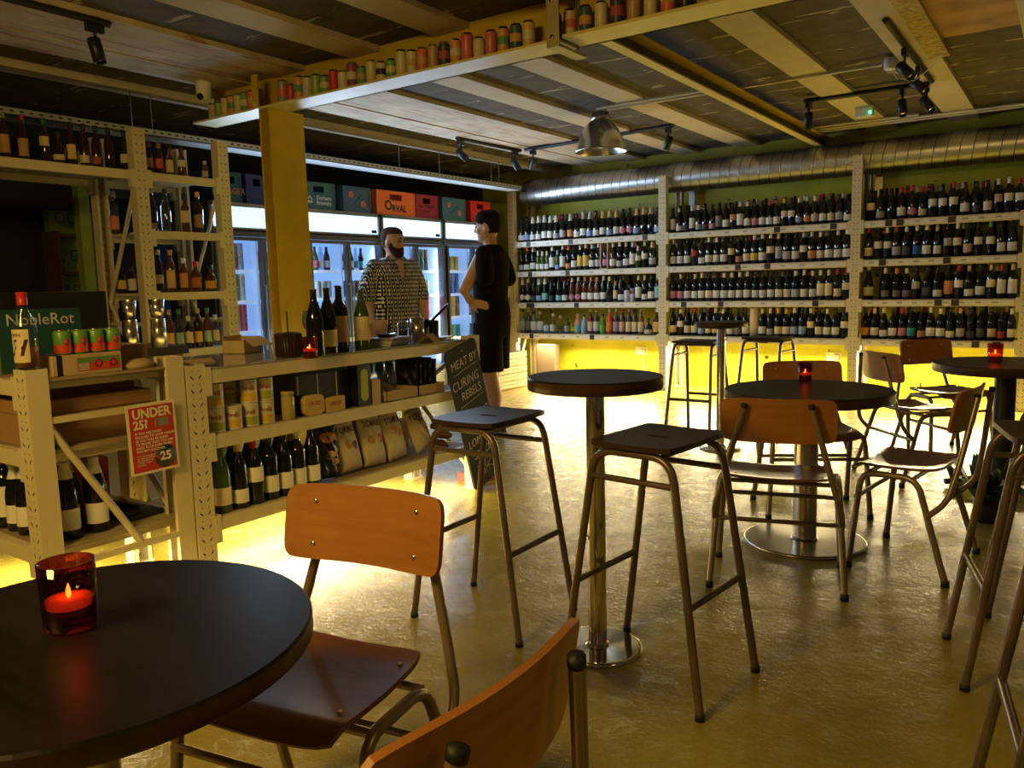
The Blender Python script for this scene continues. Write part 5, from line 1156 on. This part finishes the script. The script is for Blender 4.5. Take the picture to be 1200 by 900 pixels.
# printed tray and the four cans on it
t=thing('fruit_can_tray','low cardboard tray printed with red fruit on top of the low rack','tray',(-2.975,1.47,ZE),0)
MB().span(-.075,.06,-.115,.135,0,.072).obj('tray_body',CARDL,t,bevel=.002); MB().span(.0605,.0615,-.03,.125,.012,.060).obj('print_panel',cmat((.60,.07,.03)),t)
MB().span(.0616,.0622,-.03,.125,.040,.060).obj('print_green',cmat((.12,.26,.06)),t); MB().span(.0616,.0624,-.025,.012,.014,.04).obj('barcode_patch',cmat((.45,.38,.28)),t)
for yy in (.045,.100):
    bb=MB()
    for q in range(9): a=2*pi*q/9; bb.ball((.0624,yy+.012*cos(a),.036+.012*sin(a)),(.001,.005,.005),6,4)
    bb.obj('fruit_print',cmat((.42,.01,.03)),t)
MB().span(-.0751,.0601,-.10,-.08,0,.0725).obj('black_strap',BLACK,t)
for i in range(4):
    t=thing('fruit_can','green and red printed can, %s from left, on the fruit tray'%ORD[i],'can',(-2.965,1.42+i*.0605,ZE+.073),.9,'cans on the fruit tray')
    MB().lathe([(0,0),(.024,0),(.029,.006),(.029,.078),(.025,.085),(0,.085)],20,cap=False).obj('can_body',cmat((.12,.30,.05),.35),t); MB().lathe([(.0297,.006),(.0297,.036)],20,cap=False).obj('red_band',cmat((.62,.07,.03),.35),t)
    MB().ball((.018,-.021,.045),(.010,.011,.014),8,6).obj('fruit_print',cmat((.45,.02,.04)),t); MB().lathe([(.025,.0852),(.0255,.087),(0,.0865)],16,cap=False).obj('can_lid',STEEL,t)
t=thing('teal_sign','teal sign board with white script lettering standing behind the green cans','sign',(-3.22,1.47,ZE)); t.rotation_euler=(0,0,.0)
MB().span(-.008,0,-.15,.15,0,.235).obj('sign_board',cmat((.012,.07,.075)),t); text('lettering','NobleRot',.062,cmat((.62,.60,.50)),t,frame_mt((.0015,0,.195),(0,1,0),(0,0,1)))
t=thing('till_monitor','black till monitor seen from behind on the low rack','monitor',(-3.42,1.62,ZE),.2)
MB().span(-.015,.015,-.24,.24,.10,.30).obj('monitor_shell',BLACK,t,bevel=.006); MB().span(-.05,.05,-.07,.07,0,.012).obj('monitor_foot',BLACK,t); MB().span(-.015,.015,-.03,.03,.01,.12).obj('monitor_neck',BLACK,t)
tag(MB().span(-.09,.09,-.085,.08,0,.085).obj('carton',CARD,loc=(-3.13,1.705,ZE),bevel=.002),'brown carton right of the fruit tray on the low rack','box')
tag(MB().loft([((0,0,0),.05,.060),((0,0,.015),.055,.065),((0,.01,.03),.04,.04),((0,.01,.034),.02,.02)],16).obj('kraft_bag',KRAFT,loc=(-2.95,1.685,ZE)),'flattened kraft paper bag at the right end of the low rack top','bag')
tag(MB().loft([((0,0,0),.18,.13),((0,0,.05),.17,.12),((0,0,.055),.02,.02)],4).obj('green_folder',cmat((.18,.26,.02)),loc=(-3.55,1.42,ZE),rot=(0,0,.2)),'lime green folder lying at the left of the low rack','folder')
for i,(xx,yy,nm) in enumerate(((-4.3,2.43,'tall steel shaker tin standing upside down, left one'),(-4.22,2.55,'tall steel shaker tin standing upside down, right one'))):
    tag(MB().lathe([(0,0),(.045,0),(.038,.16),(0,.165)],24,cap=False).lathe([(0,.166),(.033,.166),(.042,.27),(.039,.27),(.03,.17)],24,cap=False).obj('shaker_tin',STEEL,loc=(xx,yy,.9005)),nm,'shaker')
t=thing('back_counter','dark back counter between the low rack and the spirits rack','counter',(-4.5,2.4,0))
MB().span(-.30,.25,-.35,.35,.85,.90).obj('worktop',BLACK,t); MB().span(-.28,.22,-.33,.33,0,.85).obj('cabinet_body',cmat((.10,.09,.08)),t)
# middle shelf: big flat cartons
ZE2=EZ[1]+.0005
t=thing('flat_carton','large flat brown carton filling the middle shelf of the low rack','box',(-3.62,1.53,ZE2))
MB().span(-.55,.66,-.235,.20,0,.115).obj('carton_body',CARD,t,bevel=.003); MB().span(-.55,.665,-.24,.205,.115,.165).obj('carton_lid',CARD,t,bevel=.003)
tag(MB().span(-.5,.5,-.21,.15,0,.03).obj('folded_carton',CARD,loc=(-3.55,1.56,ZE2+.1655),rot=(0,0,.03)),'folded brown cardboard lying on the large flat carton','cardboard')
# bottom shelf bottles
ZE3=EZ[2]+.0005; g='bottles on the bottom shelf of the low rack'
for i,(px,k,lab,pos,cap,s) in enumerate(((7,'d','w','t','r',1.0),(22,'c','w','m','w',.92),(30,'c','w','m','w',.98),(42,'c','c','m','w',.95))):
    x=-3.075-.088*(3-i); bottle(k,lab,pos,cap,(x,1.335,ZE3),.2,'%s, %s from photo edge, bottom of low rack'%(('dark bottle with tall white label','sparkling wine with a pale foil top','sparkling wine with a white label','sparkling wine half behind the upright')[i],ORD[i]),g,s*.98)
for i,(yy,xx,k,lab,pos,cap) in enumerate(((1.385,-2.965,'c','w','m','w'),(1.49,-2.965,'c','w','m','w'),(1.435,-3.055,'c','n','m','g'),(1.53,-3.055,'c','n','m','g'),(1.50,-3.25,'c','n','m','g'),(1.45,-3.16,'b','n','m','e'))):
    bottle(k,lab,pos,cap,(xx,yy,ZE3),1.0,('sparkling wine with a large cream label, nearest the braced end, left one','sparkling wine with a large cream label, nearest the braced end, right one','sparkling wine with gold foil behind the cream-labelled pair, left one','sparkling wine with gold foil behind the cream-labelled pair, right one','sparkling wine with foil top just behind the diagonal brace','dark bottle in the third rank behind the braced end')[i],g,1.0)
t=thing('black_till_tray','black till tray lying at the right of the low rack bottom shelf','tray',(-3.10,1.665,ZE3),.1)
MB().span(-.12,.14,-.09,.08,0,.022).obj('tray_base',BLACK,t,bevel=.004); MB().span(-.12,.13,-.09,-.02,.022,.040).obj('raised_lid',BLACK,t,bevel=.004); MB().span(-.12,.13,-.024,-.012,.022,.055).obj('hinge',BLACKG,t,bevel=.004)
tag(MB().span(-.05,.05,-.06,.06,0,.20,mt=Matrix.Rotation(.08,4,'Y')).obj('red_carton',cmat((.55,.03,.03)),loc=(-3.36,1.66,ZE3+.006)),'red carton standing deep on the bottom shelf of the low rack','box')

# ------------------------------------------------------------------ alcove shelf on the left
t=thing('alcove_shelf','small dark shelf unit with glasses in the lime alcove','shelf',(-6.29,3.12,0))
b=MB(); 
for z in (.85,1.12,1.38,1.66): b.span(-.12,.12,-.12,.12,z-.02,z)
b.span(-.12,.12,-.13,-.11,0,1.68); b.obj('shelf_frame',mat('dark_brown_shelf',(.07,.03,.02),.6),t)
for i,(yy,z) in enumerate(((3.06,1.66),(3.15,1.66),(3.06,1.38),(3.15,1.38),(3.06,1.12),(3.15,1.12))): wine_glass(-6.26,yy,z+.0005,'stemmed glass, %s one on the %s board of the alcove shelf'%(('left','right')[i%2],('upper','middle','lower')[i//2]),'glasses in the alcove',.85)

# ------------------------------------------------------------------ wall sockets, corner bin, bag stack, plant
for px,py,nm in ((752,411,'white double wall socket with a plug under the left wine bay'),(977,418,'white wall socket with plugs under the middle wine bay')):
    p=at(px,py,'y',YB); t=thing('wall_socket',nm,'socket',(p.x,YB,p.z)); MB().box((0,-.006,0),(.15,.012,.09)).obj('socket_plate',WHITE,t,bevel=.003); MB().box((.04,-.03,0),(.05,.045,.05)).obj('plug',cmat((.45,.40,.30)),t,bevel=.006)
    MB().tube(fillet([(.04,-.05,-.02),(.045,-.06,-.15),(.06,-.05,-.3),(.07,-.03,-.4)],.05),.004,6).obj('cable',WHITE,t)
p=at(640,435,'y',8.45); t=thing('floor_case','brown upright case standing in the corner under the wine rack','case',(p.x,8.50,0)); MB().span(-.14,.14,-.06,.06,0,.46).obj('case_body',cmat((.13,.09,.06)),t,bevel=.015)
t=thing('crate_stack','stack of pale slatted wooden wine crates on the floor by the fridges','crates',(-5.42,7.55,0))
for k in range(5):
    b=MB()
    for q in range(2): b.span(.10,.112,-.32,.32,.02+k*.085+q*.036,.05+k*.085+q*.036)
    b.span(-.12,.10,-.32,-.31,.01+k*.085,.085+k*.085); b.span(-.12,.10,.31,.32,.01+k*.085,.085+k*.085); b.span(-.12,.10,-.32,.32,.005+k*.085,.012+k*.085); b.obj('crate_layer',cmat((.62,.46,.28)),t)
t=thing('potted_plant','dark green leafy potted plant at the right edge among the stools','plant',(-.30,4.42,0))
MB().lathe([(0,0),(.045,0),(.058,.11),(.052,.11),(.050,.09),(0,.09)],20,cap=False).obj('pot',cmat((.03,.025,.02)),t)
random.seed(9)
for k in range(26):
    a=random.uniform(0,2*pi); L=random.uniform(.16,.33); e=random.uniform(.1,1.2); b=MB()
    base=Vector((.03*cos(a),.03*sin(a),.09)); tip=base+Vector((L*cos(a)*sin(e),L*sin(a)*sin(e),L*cos(e)))
    side=Vector((-sin(a),cos(a),0))*.045; mid=(base+tip)/2+Vector((0,0,.03)); dr=Vector((0,0,-.012))
    b.add([base,mid+side,mid+dr,mid-side,tip-Vector((0,0,.03))],[(0,1,2),(0,2,3),(1,4,2),(2,4,3)],0,True); o=b.obj('leaf',LEAF,t); o.modifiers.new('s','SOLIDIFY').thickness=.0015

# ------------------------------------------------------------------ people
def remesh(b,name,mats,parent,vox=.012,smooth=4,mfn=None):
    o=b.obj('tmp',mats if not isinstance(mats,list) else mats[0]); m=o.modifiers.new('r','REMESH'); m.mode='VOXEL'; m.voxel_size=vox
    s=o.modifiers.new('s','SMOOTH'); s.iterations=smooth; s.factor=.6; bpy.context.view_layer.update()
    me=bpy.data.meshes.new_from_object(o.evaluated_get(bpy.context.evaluated_depsgraph_get())); bpy.data.objects.remove(o)
    me.materials.clear()
    for q in (mats if isinstance(mats,list) else [mats]): me.materials.append(q)
    for p_ in me.polygons:
        p_.use_smooth=True
        if mfn: p_.material_index=mfn(p_.center)
    r=bpy.data.objects.new(name,me); COL.objects.link(r); r.parent=parent; return r
def limb(b,P,R,seg=12):
    b.tube(P,R,seg)
    for p,r in zip(P,R): b.ball(p,r*.99,10,8)
def hand(b,M,curl=.5,side=1):
    "palm and five fingers: local +x down the fingers, +y towards the thumb side"
    b.ball((0,0,0),(.030,.028,.020),mt=M); b.box((.045,0,0),(.075,.074,.024),mt=M)
    for i,(yy,L) in enumerate(((.030,.070),(.010,.078),(-.010,.072),(-.029,.058))):
        P=[Vector((.080,yy,0))]; a=0
        for k in range(3): a+=curl*(.5+.25*k); P.append(P[-1]+Vector((cos(a),0,-sin(a)))*L/3*(1.15-.12*k))
        b.tube([M@p for p in P],[.0095,.009,.0085,.0065],8)
        for p,r in zip(P,(.0095,.009,.0085,.0065)): b.ball(M@p,r,8,6)
    P=[Vector((.012,.028,-.004)),Vector((.038,.056,-.010)),Vector((.062,.064,-.018)),Vector((.082,.062,-.026))]
    b.tube([M@p for p in P],[.013,.011,.0095,.007],8)
    for p,r in zip(P,(.013,.011,.0095,.007)): b.ball(M@p,r,8,6)
def head(b,c,R,wide=1.0,seg=24):
    "face looks along local -y"
    M=Matrix.Translation(c)@R
    prof=[(-.118,.028,.030,-.030),(-.108,.042,.052,-.022),(-.085,.055,.072,-.012),(-.055,.064,.085,-.004),(-.02,.071,.093,.002),(.02,.076,.098,.006),(.055,.077,.099,.008),(.085,.068,.090,.010),(.106,.050,.068,.010),(.118,.026,.036,.008)]
    b.loft([((0,y,z),rx*wide,ry) for z,rx,ry,y in prof],seg,mt=M)
    b.loft([((0,-.100,-.038),.018,.010),((0,-.106,-.028),.019,.020),((0,-.100,-.010),.012,.016),((0,-.092,.022),.009,.010)],10,mt=M)      # nose
    b.ball((0,-.078,-.062),(.026,.016,.007),mt=M); b.ball((0,-.076,-.074),(.022,.016,.008),mt=M)  # lips
    b.ball((0,-.068,-.105),(.026,.022,.016),mt=M)  # chin
    for s in (-1,1):
        b.ball((s*.076*wide,.006,-.012),(.010,.020,.032),mt=M); b.ball((s*.030,-.082,.028),(.022,.012,.007),mt=M); b.ball((s*.042*wide,-.068,-.025),(.022,.018,.02),mt=M)
    return M
def face_parts(t,M):
    for s in (-1,1):
        o=MB().ball((s*.031,-.0845,.008),(.0125,.009,.0085),12,8,mt=M).obj('eye',cmat((.12,.09,.07),.5),t); MB().ball((s*.031,-.0925,.008),(.0065,.0028,.0065),10,6,mt=M).obj('iris',cmat((.03,.02,.015),.2),o)
        MB().tube([M@Vector(q) for q in ((s*.014,-.097,.026),(s*.032,-.096,.032),(s*.050,-.080,.027))],[.003,.0045,.002],6).obj('eyebrow',HAIR,t)
# ---- man in the patterned shirt, standing behind the counter
t=thing('person','bearded person in a black and white patterned open-collar shirt behind the counter','person',(-4.80,5.10,0),rad(72))
P1=t; b=MB()
b.loft([((0,.0,.86),.175,.125),((0,.0,.95),.185,.13),((0,-.005,1.05),.180,.135),((0,.0,1.18),.190,.135),((0,.005,1.30),.205,.13),((0,.01,1.38),.20,.11),((0,.012,1.425),.14,.085),((0,.012,1.445),.07,.06)],20)
limb(b,[(0,.010,1.40),(0,-.005,1.50)],[.066,.060])
for s in (-1,1):
    limb(b,[(s*.185,.01,1.385),(s*.255,.02,1.16),(s*.262,-.06,.95)],[.062,.050,.034])
    limb(b,[(s*.10,0,.88),(s*.11,0,.48),(s*.12,.02,.08)],[.105,.068,.045]); b.ball((s*.12,-.06,.045),(.05,.13,.045))
    hand(b,Matrix.Translation((s*.262,-.075,.915))@Matrix.Rotation(rad(90),4,'Y')@Matrix.Rotation(rad(90*s),4,'X')@Matrix.Diagonal((1,1,1,1)),.45)
Mh=head(b,Vector((0,-.012,1.590)),Matrix.Rotation(rad(28),4,'Z')@Matrix.Rotation(rad(4),4,'X'),1.04)
remesh(b,'body',SKIN,t,.010,3); face_parts(t,Mh)
def cap_shell(t,Mh,name,m,zmin,back,sc=1.05,front=.02,wide=1.0):
    b=MB(); N=24; prof=[(-.05,.066,.087,.004),(-.02,.072,.094,.004),(.02,.077,.099,.008),(.055,.078,.100,.010),(.088,.069,.091,.012),(.110,.051,.069,.012),(.1225,.026,.037,.010)]
    vs=[];fs=[]
    for z,rx,ry,yc in prof:
        for k in range(N):
            a=2*pi*k/N; x,y=rx*sc*wide*cos(a),yc+ry*sc*sin(a); zz=z
            lim=zmin if y>back else front
            if z<lim: zz=z; x*=.93; y=yc+(y-yc)*.93
            vs.append((x,y,zz+ (.004 if z>.08 else 0)))
    for i in range(len(prof)-1):
        for k in range(N):
            l=(k+1)%N; fs.append((i*N+k,i*N+l,(i+1)*N+l,(i+1)*N+k))
    fs.append(tuple(range((len(prof)-1)*N,len(prof)*N))); b.add(vs,fs,0,True,Mh); return b.obj(name,m,t)
cap_shell(t,Mh,'hair',HAIR,-.03,.03,1.035,.062,1.04)
b=MB(); b.loft([((0,-.052,-.128),.030,.034),((0,-.050,-.112),.050,.050),((0,-.040,-.088),.062,.062),((0,-.028,-.062),.068,.068),((0,-.012,-.040),.071,.070)],22,mt=Mh)
for s in (-1,1): b.ball((s*.066,-.02,-.038),(.012,.022,.035),mt=Mh)
b.tube([Mh@Vector(q) for q in ((-.034,-.086,-.062),(0,-.099,-.049),(.034,-.086,-.062))],[.006,.009,.006],8)
remesh(b,'beard',BEARD,t,.007,2)
b=MB()
b.loft([((0,.0,.80),.205,.150),((0,.0,.92),.208,.152),((0,-.005,1.05),.203,.155),((0,.0,1.18),.210,.152),((0,.005,1.30),.222,.145),((0,.01,1.385),.215,.122),((0,.012,1.432),.150,.096),((0,.016,1.462),.085,.076)],22)
for s in (-1,1):
    limb(b,[(s*.175,.01,1.385),(s*.215,.013,1.30),(s*.268,.02,1.125)],[.072,.078,.080],16)
so=remesh(b,'shirt',SHIRT,t,.012,3)
COLM=cmat((.035,.035,.04),.8)
for s in (-1,1): 
    MB().add([(s*.068,-.045,1.475),(s*.030,-.108,1.41),(s*.085,-.120,1.40),(s*.105,-.055,1.45)],[(0,1,2,3) if s>0 else (3,2,1,0)]).obj('collar',SHIRT,so).modifiers.new('s','SOLIDIFY').thickness=.004
MB().add([(-.034,-.117,1.435),(.034,-.117,1.435),(.0,-.158,1.25)],[(0,1,2)]).obj('open_neck',SKIN,t).modifiers.new('s','SOLIDIFY').thickness=.006
b=MB(); 
for s in (-1,1): b.tube([(s*.095,0,.90),(s*.11,0,.48),(s*.12,.02,.10)],[.13,.085,.07],14)
b.ball((0,0,.86),(.19,.14,.12)); remesh(b,'trousers',cmat((.02,.02,.03),.9),t,.014,2)
# ---- man in black T-shirt and shorts, seen from behind and the side
t=thing('person','person in a black T-shirt, black shorts and grey socks standing with hand on hip','person',(-3.96,5.36,0),rad(-77)); b=MB()
# local: faces -y, own left is +x (towards the camera)
b.loft([((0,.01,.90),.165,.125),((0,.015,.98),.165,.125),((0,.0,1.10),.155,.115),((0,.0,1.25),.175,.125),((0,.01,1.38),.195,.125),((0,.015,1.46),.185,.10),((0,.018,1.505),.11,.075),((0,.015,1.52),.06,.056)],20)
limb(b,[(0,.02,1.48),(0,.0,1.585)],[.060,.055])
elb=Vector((.275,-.115,1.175)); wr=Vector((.235,-.085,1.085))
limb(b,[(.175,.015,1.455),tuple(elb),tuple(wr)],[.058,.045,.033])
hand(b,Matrix.Translation((.222,-.075,1.07))@Matrix.Rotation(rad(100),4,'Z')@Matrix.Rotation(rad(12),4,'Y')@Matrix.Rotation(rad(-80),4,'X'),.25)
limb(b,[(-.175,.015,1.455),(-.255,.03,1.18),(-.255,-.03,.94)],[.058,.045,.030]); hand(b,Matrix.Translation((-.255,-.035,.90))@Matrix.Rotation(rad(90),4,'Y')@Matrix.Rotation(rad(-90),4,'X'),.4)
for s,yo in ((-1,-.10),(1,.04)):
    limb(b,[(s*.082,.0,.90),(s*.105,yo*.4,.52),(s*.11,yo+.02,.30),(s*.11,yo+.02,.09)],[.084,.062,.060,.036],14); b.ball((s*.11,yo-.05,.045),(.042,.115,.04))
Mh=head(b,Vector((0,-.015,1.675)),Matrix.Rotation(rad(8),4,'Z')@Matrix.Rotation(rad(2),4,'X'))
remesh(b,'body',SKIN2,t,.010,3); face_parts(t,Mh)
ho=cap_shell(t,Mh,'hair',HAIRD,-.045,.03,1.06,.060); 
for v in ho.data.vertices:
    q=Mh.inverted()@v.co
    if q.z>.05: q.z+=.018*(1-abs(q.x)/.09); q.y-=.008
    v.co=Mh@q
b=MB()
b.loft([((0,.01,.86),.178,.142),((0,.015,.98),.178,.142),((0,.0,1.10),.172,.135),((0,.0,1.25),.190,.142),((0,.01,1.38),.208,.142),((0,.015,1.465),.195,.112),((0,.018,1.512),.115,.085),((0,.018,1.535),.072,.068)],22)
limb(b,[(.165,.015,1.455),(.225,.045,1.36),(.262,.07,1.27)],[.070,.074,.074],16); limb(b,[(-.165,.015,1.455),(-.21,.04,1.36),(-.25,.055,1.26)],[.070,.074,.074],16)
remesh(b,'t_shirt',TEE,t,.012,3)
b=MB(); b.loft([((0,.01,.78),.172,.135),((0,.015,.96),.180,.145)],20)
for s,yo in ((-1,-.05),(1,.02)): b.loft([((s*.115,yo*.6+.01,.50),.112,.118),((s*.100,yo*.3,.70),.108,.125),((s*.085,.005,.90),.098,.13)],18)
remesh(b,'shorts',TEE,t,.012,2)
for s,yo in ((-1,-.10),(1,.04)):
    MB().tube([(s*.11,yo+.022,.07),(s*.11,yo+.02,.17)],[.045,.047],14).obj('sock',SOCK,t)
    for z in (.12,.145): MB().lathe([(.0475,0),(.048,.005),(.0475,.010)],14,(s*.11,yo+.021,z),cap=False).obj('sock_stripe',cmat((.10,.10,.11)),t)
    b=MB(); b.loft([((s*.11,yo-.03,.0),.050,.140),((s*.11,yo-.03,.03),.054,.145),((s*.11,yo-.02,.055),.048,.125),((s*.11,yo+.02,.085),.046,.065)],18); b.obj('shoe',SHOE,t)
    MB().loft([((s*.11,yo-.03,.0),.053,.145),((s*.11,yo-.03,.018),.056,.148)],18).obj('shoe_sole',cmat((.10,.10,.10)),t)
